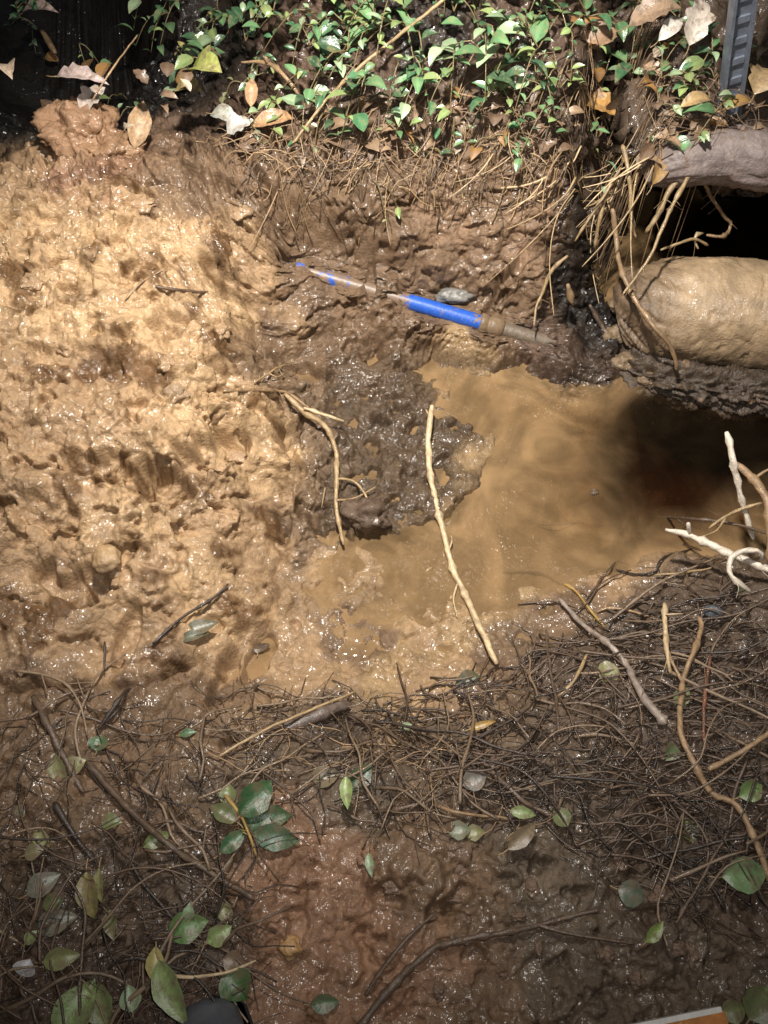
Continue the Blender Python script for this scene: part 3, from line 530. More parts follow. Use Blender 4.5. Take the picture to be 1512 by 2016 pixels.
# upper part: stems and hanging roots
rod("stem", [(575,285,.03),(640,200,.05),(700,140,.06),(760,90,.07),(860,10,.08),(940,-60,.08)], 3.5, 3.5, STRAW, "long thin straw stem slanting up through the green leaves", "stem", kn=2)
rod("stem", [(590,190,.03),(560,150,.06),(528,125,.08),(475,122,.09)], 5, 3, TAN, "broken tan stem with a bud standing at the edge of the dark hollow", "stem", twigs=[([(528,125,.08),(522,112,.1)],4,3)])
rod("stem", [(82,60,.1),(110,105,.1)], 6, 6, TAN, "short cut stalk floating over the dark hollow at the top left", "stem", kn=0)
rod("stem", [(180,200,.16),(225,130,.2),(270,70,.22)], 2, 1.5, TAN, "thin bare stem rising in front of the dark hollow", "stem", kn=0)
HR = at_z(1230, 480, .02)
for pts, r0, r1, c, lb in [
 ([(1385,310,0,.16),(1355,348,0,.16),(1312,430,0,.12),(1283,500,0,.08),(1250,548,0,.05),(1226,580,0,.03)], 7, 3.5, STRAW, "long straight tan root hanging in front of the clay coated root"),
 ([(1372,315,0,.15),(1348,345,0,.15),(1318,375,0,.13),(1295,425,0,.09),(1272,458,0,.06)], 7, 7, STRAW, "tan root hanging beside the long straight one at the left of the black hollow"),
 ([(1368,325,0,.13),(1382,352,0,.125),(1400,385,0,.08),(1425,425,0,.03),(1438,440,0,.01),(1432,458,0,.0),(1418,466,0,.01),(1392,462,0,.01)], 5.5, 4.5, TAN, "bent root dangling inside the black hollow"),
 ([(1225,285,0,.185),(1238,345,0,.155),(1243,420,0,.10),(1246,448,0,.08),(1253,470,0,.06)], 6, 5, STRAW, "short blunt cut root hanging left of the black hollow"),
 ([(1205,350,0,.14),(1186,410,0,.095),(1177,450,0,.06),(1172,486,0,.03)], 5, 5, STRAW, "stubby cut root hanging over the dark recess"),
 ([(1222,330,0,.16),(1190,385,0,.12),(1160,430,0,.09),(1132,475,0,.05)], 5, 3, STRAW, "slanting tan root over the top of the dark recess"),
 ([(1205,410,0,.09),(1213,462,0,.05),(1216,500,0,.03),(1228,545,0,.02),(1248,585,0,.01),(1285,640,0,-.0),(1322,685,0,-.035),(1332,730,0,-.08)], 8, 6, TAN, "muddy root running down the left end of the clay coated root"),
 ([(1118,503,0,.0),(1088,530,0,-.02),(1066,580,0,-.03),(1056,605,0,-.04),(1052,645,0,-.06)], 6, 3, STRAW, "pale root dangling in front of the grey end of the pipe"),
 ([(1118,560,0,-.02),(1128,600,0,-.06)], 8, 7, TAN, "short mud caked root stub in the dark recess"),
 ([(1160,600,0,-.1),(1190,650,0,-.14),(1215,690,0,-.15)], 6, 6, BRN, "dark root sloping down inside the recess"),
 ([(1300,492,0,.03),(1340,478,0,.04),(1370,470,0,.04),(1395,484,0,.02)], 4, 3, STRAW, "thin curly root on top of the clay coated root"),
 ([(1375,490,0,.02),(1368,475,0,.03),(1372,462,0,.04),(1385,458,0,.03)], 4, 3, PALE, "small pale root hook at the lip of the black hollow"),
 ]:
    rod("hanging_root", pts, r0 * .8, r1 * .8, c, lb, "root", group="roots hanging around the black hollow", kn=4)

# ------------------------------------------------------------------ random rods, each an object
def lay(px, py, ang, ln, lift=.008, bend=.3, n=5, arch=0.):
    """a strand draped over the relief, starting where a ray meets it"""
    p = hit(px, py, 0); out = []; a = ang
    x, y = p[0] - math.cos(ang) * ln / 2, p[1] - math.sin(ang) * ln / 2
    for i in range(n):
        out.append([x, y, h_at(x, y) + lift + arch * math.sin(PI * i / (n - 1)) * ln])
        a += random.uniform(-bend, bend); x += math.cos(a) * ln / (n - 1); y += math.sin(a) * ln / (n - 1)
    out = np.array(out); z = out[:, 2].copy()
    for i in range(1, n - 1): z[i] = max(out[i, 2] * .5 + (out[i - 1, 2] + out[i + 1, 2]) * .25, out[i, 2] - .01)
    out[:, 2] = z; return out
def strand(P, r0, r1, seg=5, rough=.15):
    n = max(5, int(np.linalg.norm(np.diff(P, axis=0), axis=1).sum() / .012)); S = spline(P, n)
    return tube(S, np.linspace(r0, r1, n), seg, rough, 1 if n > 7 else 0, random.randrange(9999))
def obj_strand(name, P, r0, r1, col, **k):
    V, F = strand(P, r0, r1, 6); mb = MB(); cc = np.array(col) * random.uniform(.75, 1.25); mb.add(V, F, cc)
    for _ in range(random.choice([0, 1, 1, 2]) if name == "twig" else 0):
        k_ = random.randrange(1, len(P) - 1); dv = (P[k_ + 1] - P[k_]) * random.uniform(.5, 1.0); an = random.choice([-1, 1]) * random.uniform(.5, 1.0)
        dv = np.array([dv[0] * math.cos(an) - dv[1] * math.sin(an), dv[0] * math.sin(an) + dv[1] * math.cos(an), abs(dv[2]) + .004]); V, F = strand(np.array([P[k_], P[k_] + dv * .5 + [0, 0, .002], P[k_] + dv]), r1, r1 * .5, 5); mb.add(V, F, cc)
    return link(name, mb.mesh(name, P[0]), M['root'], loc=P[0], **k)
def inpoly(px, py, poly):
    c = False
    for i in range(len(poly)):
        a = poly[i]; b = poly[i - 1]
        if (a[1] > py) != (b[1] > py) and px < (b[0] - a[0]) * (py - a[1]) / (b[1] - a[1]) + a[0]: c = not c
    return c
def rnd_in(poly):
    xs = [p[0] for p in poly]; ys = [p[1] for p in poly]
    while True:
        a, b = random.uniform(min(xs), max(xs)), random.uniform(min(ys), max(ys))
        if inpoly(a, b, poly): return a, b
TANG = [(960,1320),(1150,1240),(1300,1180),(1512,1130),(1540,1720),(1400,1800),(1150,1680),(1000,1560),(900,1480),(720,1420)]
MIDL = [(520,1370),(720,1380),(960,1480),(1060,1620),(800,1610),(560,1560),(400,1480),(440,1360)]
LOWL = [(-20,1390),(250,1400),(450,1480),(600,1600),(480,1800),(500,2016),(-20,2016)]
cnt = 0
SPEC = [(TANG, 80, [(BRN, "brown"), (DRK, "dark"), ((.21, .145, .092), "tan")], (-.35, .45), (.08, .26), (.0010, .0029), "in the tangle of roots at the lower right", "twigs in the lower right tangle"),
        (MIDL, 34, [(BRN, "brown"), ((.21, .145, .092), "tan")], (-.8, .9), (.06, .18), (.0009, .0026), "on the near bank below the pool", "twigs on the near bank below the pool"),
        (LOWL, 62, [(BRN, "brown"), (DRK, "dark"), ((.21, .145, .092), "tan")], (-1.5, 1.5), (.07, .22), (.0011, .0033), "among the leaves at the lower left", "twigs among the leaves at the lower left")]
for poly, n, cols, (a0, a1), (l0, l1), (r0, r1), where, grp in SPEC:
    for i in range(n):
        px, py = rnd_in(poly); c, cn = random.choice(cols); ln = random.uniform(l0, l1); r_ = random.uniform(r0, r1)
        P = lay(px, py, random.uniform(a0, a1) + (PI / 2 if random.random() < .22 else 0), ln, random.uniform(.006, .024), .55, 5, random.uniform(0, .12))
        obj_strand("twig", P, r_, r_ * .6, c, label=f"{'long' if ln > (l0 + l1) / 2 else 'short'} thin {cn} twig {where}", cat="twig", group=grp)
# fine matted roots nobody could count
def mass(name, spec, mt, label, cat):
    mb = MB()
    for poly, n, cols, (a0, a1), (l0, l1), (r0, r1), lf in spec:
        for i in range(n):
            px, py = rnd_in(poly); P = lay(px, py, random.uniform(a0, a1) + (PI / 2 if random.random() < .1 else 0), random.uniform(l0, l1), random.uniform(*lf), .75, 5, random.uniform(0, .08))
            nn = 9; V, F = tube(spline(P, nn), np.linspace(1, .6, nn) * random.uniform(r0, r1), 4, .1, 0, i); mb.add(V, F, np.array(random.choice(cols)) * random.uniform(.6, 1.3))
    return link(name, mb.mesh(name), mt, label=label, cat=cat, kind="stuff")
TOPG = [(420,300),(560,220),(760,200),(1000,180),(1250,120),(1512,200),(1512,262),(1330,300),(1230,350),(1050,400),(700,350),(480,400)]
RIM = [(480,330),(700,250),(1000,260),(1250,270),(1260,340),(1060,400),(800,390),(560,410)]
mass("matted_roots", [(TANG, 560, [BRN, DRK, (.13, .09, .065)], (-.5, .7), (.04, .16), (.0007, .0022), (-.001, .014)),
      (MIDL, 170, [BRN, TAN, DRK], (-1, 1), (.04, .14), (.0006, .0012), (.002, .012)), (LOWL, 260, [BRN, DRK, (.13, .09, .06)], (-1.6, 1.6), (.04, .14), (.0006, .0014), (.002, .012))],
     M['root'], "fine dark roots matted over the near bank", "matted roots")
mass("dry_grass", [(TOPG, 420, [TAN, BRN, (.26, .17, .10)], (-.3, 1.5), (.03, .13), (.0006, .0015), (.004, .03)), (RIM, 150, [TAN, STRAW, BRN], (.3, 1.7), (.03, .10), (.0006, .0013), (.004, .025))],
     M['root'], "dry tan grass and fine roots lying over the top of the back wall", "dry grass")
for i in range(38):
    px, py = rnd_in([(1040,330),(1260,260),(1300,340),(1240,400),(1090,430)]) if i < 26 else rnd_in(RIM)
    ang = random.uniform(.15, 1.35) + PI; bd_ = random.uniform(-.9, .9); ln = random.uniform(.08, .20) * (1 if i < 26 else .6)
    p = hit(px, py, .01); d = np.array([math.cos(ang), math.sin(ang), 0]); P = []
    for k in range(5):
        s = k / 4 * ln; a = p + d * s + np.array([-d[1], d[0], 0]) * bd_ * s * s / ln; P.append([a[0], a[1], max(p[2] + .02 - .35 * s - s * s * 1.2, h_at(a[0], a[1]) + .004 if k < 3 or i >= 26 else -1)])
    c, cn = random.choice([(STRAW, "straw coloured"), (TAN, "tan"), (PALE, "pale")]); r_ = random.uniform(.0009, .0022) * (1 if i < 26 else .7)
    obj_strand("rootlet", np.array(P), r_, r_ * .5, c, label=f"thin {cn} root strand " + ("sweeping down over the rim beside the dark recess" if i < 26 else "hanging over the top of the back wall"), cat="root", group="root strands sweeping over the dark recess" if i < 26 else "root strands over the back wall")

# ------------------------------------------------------------------ leaves
def leafgeo(Ln, W, fold=.25, curl=.4, n=7, tip=1.0, lobes=0, seed=0):
    rg = np.random.default_rng(seed); V = []; us = np.linspace(0, 1, n)
    for u in us:
        w_ = W * .52 * (math.sin(PI * u ** .8) ** (.9 * tip)) if 0 < u < 1 else 0.0004
        if lobes: w_ *= .6 + .55 * abs(math.sin(u * PI * lobes))
        z = -curl * Ln * (u - .5) ** 2 + rg.uniform(-1, 1) * .015 * Ln
        for s in (-1, -.5, 0, .5, 1): V.append([u * Ln, s * w_ * (1 + rg.uniform(-.06, .06)), z + abs(s) * w_ * fold * 2 + rg.uniform(-1, 1) * .01 * Ln])
    F = [(i * 5 + k, i * 5 + k + 1, (i + 1) * 5 + k + 1, (i + 1) * 5 + k) for i in range(n - 1) for k in range(4)]
    return np.array(V), F
def rotm(yaw, pitch, roll):
    cy, sy = math.cos(yaw), math.sin(yaw); cp, sp = math.cos(pitch), math.sin(pitch); cr, sr = math.cos(roll), math.sin(roll)
    return np.array([[cy, -sy, 0], [sy, cy, 0], [0, 0, 1]]) @ np.array([[cp, 0, sp], [0, 1, 0], [-sp, 0, cp]]) @ np.array([[1, 0, 0], [0, cr, -sr], [0, sr, cr]])
LG = (.13, .25, .11); MG = (.07, .17, .08); DG = (.05, .10, .05); YG = (.24, .32, .12); PG = (.28, .38, .22); YE = (.40, .35, .13)
def plant(px, py, n, size, label, cols, spread=.07, hgt=.05, group=None, name="creeping_plant", z=None, matk='fresh'):
    p = hit(px, py, .004) if z is None else at_z(px, py, z)
    r0 = link(name, None, label=label, cat="plant", group=group, loc=p)
    st = MB(); fo = MB()
    ns = max(2, n // 5)
    for s in range(ns):
        a = random.uniform(0, 2 * PI); ln = spread * random.uniform(.7, 1.5); Q = []
        for k in range(4):
            u = k / 3; x, y = p[0] + math.cos(a) * ln * u, p[1] + math.sin(a) * ln * u
            Q.append([x, y, p[2] * (1 - u) + (max(h_at(x, y), p[2] - .05) if z is None else p[2] - .04) * u + hgt * math.sin(PI * min(1, .2 + u * .7))])
        Q = spline(np.array(Q), 9); V, F = tube(Q, np.linspace(.0016, .0008, 9), 5, .1, 0, s); st.add(V, F, (.20, .15, .07))
        m = n // ns
        for k in range(m):
            u = (k + 1) / m; c = Q[min(8, int(u * 8))]; L_ = size * random.uniform(.4, 1.2); W = L_ * random.uniform(.42, .62)
            V, F = leafgeo(L_, W, random.uniform(.1, .35), random.uniform(.1, .6), 7, 1, 0, random.randrange(9999))
            Rm = rotm(a + (1 if k % 2 else -1) * random.uniform(.4, 1.4), random.uniform(-.5, .45), random.uniform(-.5, .5))
            cc = np.array(random.choice(cols)) * random.uniform(.75, 1.3)
            rim = np.tile(cc, (len(V), 1)); rim[2::5] *= 1.25
            fo.add(V @ Rm.T + c + [0, 0, .003], F, rim)
    link("stem", st.mesh("stem", p), M['root'], parent=r0); link("foliage", fo.mesh("foliage", p), M[matk], parent=r0)
    return r0
# creeping plants along the top of the bank
TOPL = [(620,60),(700,30),(780,80),(860,40),(940,90),(700,130),(800,150),(880,130),(960,30),(1020,80),(760,20),(840,180),(920,150),(1000,150),(660,180),(740,190),(1080,40),(1060,130),(650,10),(900,0),(1000,-10),(800,-20),(720,-40),(620,-30),(1120,0),(560,20),(580,90),(450,60),(380,20),(480,110),(330,60),(300,10),(520,150),(420,150),(70,70),(540,60),(1400,130),(1450,230),(1340,110),(1280,180),(1100,230),(620,230),(1150,60),(1180,-20),(1230,30),(1040,190),(980,210),(940,190),(820,100),(900,60),(740,90),(680,80),(1100,100),(860,-40),(960,-50),(600,130),(1080,170),(1200,140)]
for i, (a, b) in enumerate(TOPL):
    plant(a + random.uniform(-15, 15), b + random.uniform(-10, 10), random.choice([10, 13, 16]), random.choice([.024, .032, .040, .052]) * random.uniform(.9, 1.1), "low creeping plant with small glossy green leaves on the upper bank", [LG, MG, LG, PG, DG, YG], .08, .055, "creeping plants covering the upper bank")
for a, b, n, s, lb, cols in [
 (350,110,9,.040,"yellowing leafy sprig overhanging the dark hollow",[YG,YE,YG]),(430,30,12,.040,"green and yellow leaf cluster at the top beside the dark hollow",[YG,LG,MG,YE]),(500,10,12,.036,"pale green leafy sprig at the top edge",[YG,PG,LG]),
 (235,200,4,.05,"sprig with one broad olive leaf above the mud clod",[(.16,.2,.06),YG]),(160,100,5,.03,"small bright sprig alone in the dark hollow",[YG,LG]),(40,30,8,.034,"green sprig at the top left corner",[LG,MG,DG]),(240,245,4,.018,"tiny seedling at the foot of the mud clod",[PG,LG]),
 (470,260,7,.030,"grey green leaf tuft at the corner of the heap",[(.2,.22,.15),PG,DG]),(640,240,5,.022,"little bright green seedling at the edge of the bank",[LG,PG]),(780,280,4,.026,"two leaved seedling on the bare soil rim",[YG,LG]),(890,230,6,.030,"dark mottled leaf tuft on the middle of the bank",[MG,YG,DG]),
 (1170,250,9,.030,"pale green rosette above the dark recess",[PG,YG,LG]),(1240,325,5,.034,"sprig with blue green leaves at the rim above the recess",[PG,(.12,.26,.16)]),(1290,225,5,.024,"small clover like sprig near the thick root",[LG,PG]),(1340,235,3,.026,"round yellow green leaf sprig above the thick root",[YG]),
 (1330,180,4,.030,"round leaved sprig in the litter at the upper right",[YG,LG]),(1250,110,6,.022,"light green seedling among dry leaves at the upper right",[PG,LG]),(1400,170,4,.030,"dark green sprig beside the metal post",[DG,MG]),(1330,20,7,.034,"bright green leaves behind the pale lobed leaf",[LG,MG]),
 (1500,60,10,.030,"dim green plant right of the metal post",[DG,MG]),(1430,75,4,.024,"small blue green sprig in front of the metal post",[PG]),(1040,240,5,.028,"green sprig in the middle of the dry grass",[MG,LG]),(1200,60,8,.034,"leafy sprig at the top right of the green patch",[PG,LG,MG]),
 (1100,190,6,.026,"light sprig below the green patch",[PG,YG]),(560,240,7,.030,"sprig of rounded leaves left of the bank top",[YG,PG]),(660,150,9,.03,"mottled sprig at the left edge of the green patch",[MG,YG,PG]),(480,180,6,.034,"muddy sprig leaning over the dark hollow",[(.2,.2,.1),YG]),
 (870,320,3,.026,"single yellow seedling on the bare back wall rim",[YG]),(740,375,3,.024,"small leaf sprig at the edge of the back wall",[YG,LG]),(960,290,4,.028,"drab green sprig above the back wall",[DG,MG])]:
    plant(a, b, n, s, lb, cols, .035 if n < 7 else .055, .03, "scattered sprigs on the upper bank", name="seedling", z=(.02 if (a < 420 and b < 190) else None))

DEADC = [((.26, .17, .10), "brown"), ((.34, .23, .14), "tan"), ((.17, .11, .07), "dark brown"), ((.42, .33, .24), "pale"), ((.24, .15, .09), "brown"), ((.17, .11, .07), "dark brown"), ((.34, .18, .06), "orange")]
def single_leaf(px, py, Ln, W, col, label, cat="leaf", name="fallen_leaf", yaw=0., pitch=0., roll=0., lift=.006, z=None, matk='leafm', lobes=0, curl=.4, fold=.2, group=None, tip=1.0, stalk=True):
    p = hit(px, py, lift) if z is None else at_z(px, py, z)
    d = np.linalg.norm(p - CAM) / FPX; V, F = leafgeo(Ln * d, W * d, fold, curl, 12, tip, lobes, int(px + py)); V[:, 0] -= Ln * d / 2
    Rm = rotm(yaw, pitch, roll); mb = MB(); c = np.tile(np.array(col, float), (len(V), 1)); c[2::5] *= 1.2
    mb.add(V @ Rm.T, F, np.clip(c, 0, 1))
    o = link(name, mb.mesh(name), M[matk], label=label, cat=cat, group=group, loc=p)
    if stalk:
        Q = np.array([V[2] @ Rm.T, (V[2] + [-.12 * Ln * d, 0, -.03 * Ln * d]) @ Rm.T, (V[2] + [-.25 * Ln * d, .04 * Ln * d, -.08 * Ln * d]) @ Rm.T])
        a, f = tube(spline(Q, 5), .0012, 5, .1); mk = MB(); mk.add(a, f, (.3, .2, .1)); link("stalk", mk.mesh("stalk"), M['root'], parent=o)
    return o
# yaw: 0 = pointing right in the picture, PI/2 = away
for a in [
 (335,1955,115,46,YG,"long yellow green leaf slanting at the bottom beside the grey boot",-1.0,.0,.2,.05),(305,1895,55,30,YE,"crumpled yellow leaf just above the long yellow green leaf",1.7,.2,.3,.05),
 (150,1985,95,62,(.24,.34,.12),"broad pale green leaf with brown stains at the bottom left",1.1,.1,.1,.02),(197,1975,70,50,(.22,.26,.11),"blotched green and brown leaf right of the broad pale leaf",2.0,.1,-.2,.015),
 (256,1965,42,34,PG,"small torn light green leaf at the bottom",1.9,0,.2,.02),(175,1765,80,40,(.24,.20,.08),"olive brown curled leaf standing among the left twigs",-1.3,.3,.2,.03),(195,1745,60,20,(.26,.26,.10),"narrow olive leaf leaning on the curled olive leaf",-1.4,.3,.3,.035),
 (370,1825,70,50,(.10,.20,.06),"green leaf over the dark gap at the lower left",.3,.1,.1,.03),(432,1840,48,34,YG,"small yellowish leaf with a hole right of the dark gap",.6,0,.2,.03),(372,1795,30,20,PG,"tiny light leaf tip sticking up over the dark gap",1.5,-.4,0,.04),
 (465,1940,60,56,(.06,.13,.04),"dull dark green leaf above the grey boot",-.9,.2,0,.02),(640,1975,50,30,(.08,.13,.06),"dark wet leaf pressed in soil beside the boot",.1,.1,.1,.01),
 (120,1887,60,34,(.20,.22,.08),"muddy yellow green leaf in the lower left twigs",.2,.1,.1,.02),(66,1678,34,26,(.20,.17,.09),"round muddy leaf at the left edge",.3,0,0,.01),(62,1845,28,20,YG,"tiny yellow leaf fragment at the left edge",.8,0,0,.01),
 (85,1740,60,38,(.17,.17,.13),"grey green wet leaf lying flat at the left edge",.6,.1,.1,.01),(110,1815,70,40,(.16,.16,.12),"broad grey wet leaf under the left twigs",.3,.1,0,.01),(50,1905,26,36,(.5,.5,.5),"small whitish shiny leaf at the left edge",1.2,0,.2,.02),
 (505,1570,85,55,(.035,.10,.035),"large dark green leaf with a wet shine at the top of its cluster",.9,.1,.3,.04),(525,1612,95,50,(.03,.09,.03),"dark green leaf lying under the shiny one",.2,.1,.1,.025),(545,1650,85,45,(.05,.12,.06),"wet blue green leaf at the right of the dark cluster",-.1,.15,.1,.02),
 (440,1600,60,34,(.10,.13,.05),"brown edged green leaf at the left of the dark cluster",2.6,.1,.1,.03),(460,1655,60,30,(.05,.12,.05),"small dark leaf at the foot of the cluster",.8,.1,.2,.02),
 (682,1560,60,24,(.30,.40,.14),"upright pointed leaf half green half brown in the middle of the bank",-1.5,.1,.1,.05),(728,1703,42,16,PG,"slim pale green leaf sliver on the red soil",-1.4,0,.2,.012),
 (1030,1645,75,30,(.20,.15,.09),"folded brown leaf shining on the soil below the forked branch",.7,.1,.2,.03),(1030,1600,48,22,YG,"small yellow green leaf on the forked branch",-.2,0,.1,.03),
 (905,1635,40,34,(.20,.23,.15),"square wet leaf scrap with a white shine",.1,0,0,.01),(935,1640,36,28,(.24,.24,.10),"yellowish leaf scrap next to the white shining one",.1,0,0,.01),
 (1470,1722,80,55,(.14,.24,.10),"large shiny green leaf near the right edge at the bottom",.1,.1,.1,.02),(1245,1760,50,44,(.10,.13,.09),"grey green leaf stuck flat in the tangle bottom",-.3,.1,.1,.015),(1290,1835,46,22,(.22,.30,.08),"muddy green leaf tip above the bottom soil",.8,-.2,.2,.03),
 (1480,1555,50,36,(.15,.24,.08),"half hidden green leaf at the right edge of the tangle",.5,0,.2,.02),(1495,1975,60,60,(.17,.20,.08),"mossy green leaf in the bottom right corner",.9,0,.1,.02),(1445,1990,46,34,(.20,.22,.09),"pale mossy leaf beside the orange board",.2,0,.1,.02),
 (395,1235,70,30,(.13,.13,.08),"muddy olive leaf pressed on the yellow clay of the heap",.4,.1,.1,.012),(380,1252,60,20,(.10,.11,.07),"narrow muddy leaf under the olive one",.3,.1,.1,.008),(508,1275,24,46,(.07,.05,.035),"dark rolled leaf standing in a hole at the heap foot",1.6,.3,0,.01),
 (195,1462,30,34,(.06,.13,.05),"dark green leaf scrap in the brown mud at the left",1.4,0,.1,.01),(370,1443,30,16,(.06,.16,.07),"small green leaf bit under the heap",.2,0,0,.01),
 (950,1427,55,14,OCH,"ochre dry leaf blade in the flattened roots",.3,0,.1,.025),(935,1535,50,40,(.16,.15,.13),"grey soft leaf lump in the middle of the near bank",.4,0,.1,.01),(710,1530,70,40,(.05,.09,.045),"dark olive leaf under twigs in the middle of the near bank",.9,0,.2,.012),
 (800,1430,24,16,PG,"tiny mint green leaf bit at the pool edge",.4,0,0,.015),(640,1530,60,40,(.17,.14,.08),"flat muddy brown leaf left of the upright pointed leaf",.3,0,0,.008),(975,1500,28,22,(.16,.10,.075),"reddish brown leaf bit on the near bank",1,0,0,.015)]:
    px, py, Ln, W, c, lb, yaw, pit, rol, lf = a
    single_leaf(px, py, Ln, W, c, lb, yaw=yaw, pitch=pit, roll=rol, lift=lf)
# dead leaves on the upper bank
for a in [(275,240,86,38,(.46,.30,.17),"upright tan dead leaf shining beside the mud clod",1.35,-.5,.5,.06,0),(155,145,96,28,(.46,.36,.33),"pinkish curled dead leaf lying over the dark hollow",-.25,0,.3,.16,4),(180,190,60,34,(.55,.46,.40),"pale torn leaf on the edge of the dark hollow",.8,-.3,.4,.10,3),
 (495,178,50,22,(.50,.30,.16),"upright pointed orange brown leaf at the heap corner",1.5,-.6,.2,.06,0),(540,232,80,30,(.42,.24,.12),"long brown leaf at the edge of the upper bank",.3,0,.4,.03,0),(1180,205,70,46,(.48,.26,.08),"orange brown dead leaf above the pale green rosette",-.4,.1,.2,.03,4),
 (1302,322,70,30,(.36,.22,.09),"hanging orange leaf at the left end of the thick root",1.3,-.5,.5,.03,0),(1375,35,78,46,(.58,.50,.42),"large pale lobed leaf at the upper right beside the metal post",1.3,-.5,.2,.09,3),(1325,50,60,26,(.70,.64,.56),"white curled leaf strip left of the lobed leaf",.8,-.2,.4,.07,0),
 (1190,70,80,46,(.40,.25,.15),"big crinkled brown leaf at the top right",.3,-.3,.2,.06,5),(1290,20,84,46,(.34,.23,.15),"broad tan leaf hanging at the top edge",.1,-.3,.3,.09,4),(1500,150,60,50,(.42,.29,.15),"tan leaf at the right edge below the post",1.2,-.2,.2,.05,3),
 (1460,200,60,24,(.34,.20,.07),"ochre leaf on the dark slope at the upper right",.3,0,.1,.03,0),(1375,195,60,26,(.44,.30,.14),"tan curled leaf above the thick root",.3,0,.2,.04,0),(365,170,60,50,(.38,.30,.12),"mud stained yellow leaf overhanging the dark hollow",-.4,-.3,.1,.10,3),(395,130,90,70,(.34,.36,.10),"broad yellow green lobed leaf over the dark hollow",-.6,-.4,.1,.14,3),
 (70,12,70,26,(.60,.46,.38),"pinkish leaf at the top left",-.3,-.2,.2,.25,0),(15,130,60,30,(.40,.30,.22),"brown leaf at the left edge of the dark hollow",-1.2,-.2,.1,.2,0),(440,225,60,34,(.40,.40,.34),"grey shiny leaf at the back corner of the heap",-.5,0,.2,.04,0),(470,245,50,36,(.46,.44,.40),"crumpled whitish leaf at the heap corner",.4,-.2,.3,.04,3)]:
    px, py, Ln, W, c, lb, yaw, pit, rol, lf, lob = a
    single_leaf(px, py, Ln, W, c, lb, yaw=yaw, pitch=pit, roll=rol, lift=lf, lobes=lob, matk='dead', curl=.7)
LIT = [(430,300),(600,200),(900,170),(1100,20),(1300,60),(1512,80),(1512,255),(1340,290),(1250,330),(900,300),(560,320)]
for i in range(135):
    px, py = rnd_in(LIT) if i < 120 else rnd_in([(20,100),(420,60),(430,250),(300,260),(0,280)])
    c, cn = random.choice(DEADC); hol = i >= 120
    single_leaf(px, py, random.uniform(20, 48), random.uniform(12, 26), np.array(c) * random.uniform(.7, 1.2), f"{cn} dead leaf " + ("in the dark hollow at the upper left" if hol else "in the litter on the upper bank"), yaw=random.uniform(0, 6.28), pitch=random.uniform(-.7, .3), roll=random.uniform(-.6, .6),
                lift=random.uniform(.008, .03) if not hol else random.uniform(.02, .16), lobes=random.choice([0, 0, 3]), matk='dead', group="dead leaves in the hollow" if hol else "dead leaves in the upper litter", stalk=False, curl=random.uniform(.3, 1.2))
for i in range(19):
    px, py = rnd_in(LOWL if i < 11 else TANG); c = random.choice([(.12, .12, .07), (.15, .18, .07), (.16, .11, .07), (.10, .13, .06), (.22, .22, .10)]); 
    cn = "muddy olive leaf" ; single_leaf(px, py, random.uniform(34, 64), random.uniform(20, 38), np.array(c) * random.uniform(.6, 1.3), cn + (" half buried under the lower left twigs" if i < 11 else " half buried in the lower right tangle"), yaw=random.uniform(0, 6.28), pitch=random.uniform(-.3, .3), roll=random.uniform(-.3, .3), lift=random.uniform(.004, .012),
                group="muddy leaves under the lower left twigs" if i < 11 else "muddy leaves in the lower right tangle", stalk=False)

# ------------------------------------------------------------------ clods and stones
def blob(name, px, py, sx_, sy_, sz, col, label, cat, mt, lift=0., seed=0, rough=.35, z=None):
    p = hit(px, py, lift) if z is None else at_z(px, py, z); d = np.linalg.norm(p - CAM) / FPX
    bm = bmesh.new(); bmesh.ops.create_icosphere(bm, subdivisions=5 if sx_ > 40 else 4, radius=1)
    import mathutils
    for v in bm.verts:
        c = v.co; o = mathutils.Vector((seed * 3.1, seed, 0)); k = 1 + rough * (mathutils.noise.noise(c * 1.6 + o) + .6 * abs(mathutils.noise.noise(c * 3.7 + o)) + .4 * abs(mathutils.noise.noise(c * 8 + o)) + .2 * abs(mathutils.noise.noise(c * 17 + o)))
        v.co = (c.x * k * sx_ * d, c.y * k * sy_ * d, c.z * k * sz * d)
    me = bpy.data.meshes.new(name); bm.to_mesh(me); bm.free(); me.polygons.foreach_set("use_smooth", np.ones(len(me.polygons), bool))
    at = me.color_attributes.new("tint", 'FLOAT_COLOR', 'POINT'); cc = np.ones((len(me.vertices), 4), np.float32); cc[:, :3] = col; at.data.foreach_set("color", cc.ravel())
    return link(name, me, M[mt], label=label, cat=cat, loc=p)
blob("mud_clod", 158, 262, 55, 45, 40, (.36, .21, .12), "big crumbly red brown mud clod on the top edge of the heap", "mud clod", 'mud', .02, 1, .6)
blob("mud_clod", 215, 300, 42, 34, 26, (.34, .20, .11), "smaller mud clod right of the big crumbly one", "mud clod", 'mud', .01, 2, .6)
blob("mud_clod", 210, 1100, 24, 28, 20, (.38, .25, .13), "smooth rounded wet mud lump shining on the lower heap", "mud clod", 'clay', .005, 3, .25)
blob("mud_clod", 340, 770, 26, 20, 14, (.30, .2, .12), "lump of clay on the middle of the heap", "mud clod", 'mud', .002, 4, .6)
blob("mud_clod", 420, 1890, 16, 14, 10, (.12, .09, .07), "small dark clod above the pale curved stalk", "mud clod", 'mud', .002, 5, .6)
blob("mud_clod", 570, 1865, 18, 16, 12, (.42, .24, .10), "orange clay lump on the red soil at the bottom", "mud clod", 'clay', 0, 6, .4)
blob("mud_clod", 900, 1660, 30, 22, 16, (.17, .11, .07), "brown clod below the square leaf scrap", "mud clod", 'mud', 0, 7, .6)
blob("mud_clod", 720, 1015, 40, 26, 24, (.12, .08, .055), "dark clod at the near side of the mud mound", "mud clod", 'mud', .0, 8, .7)
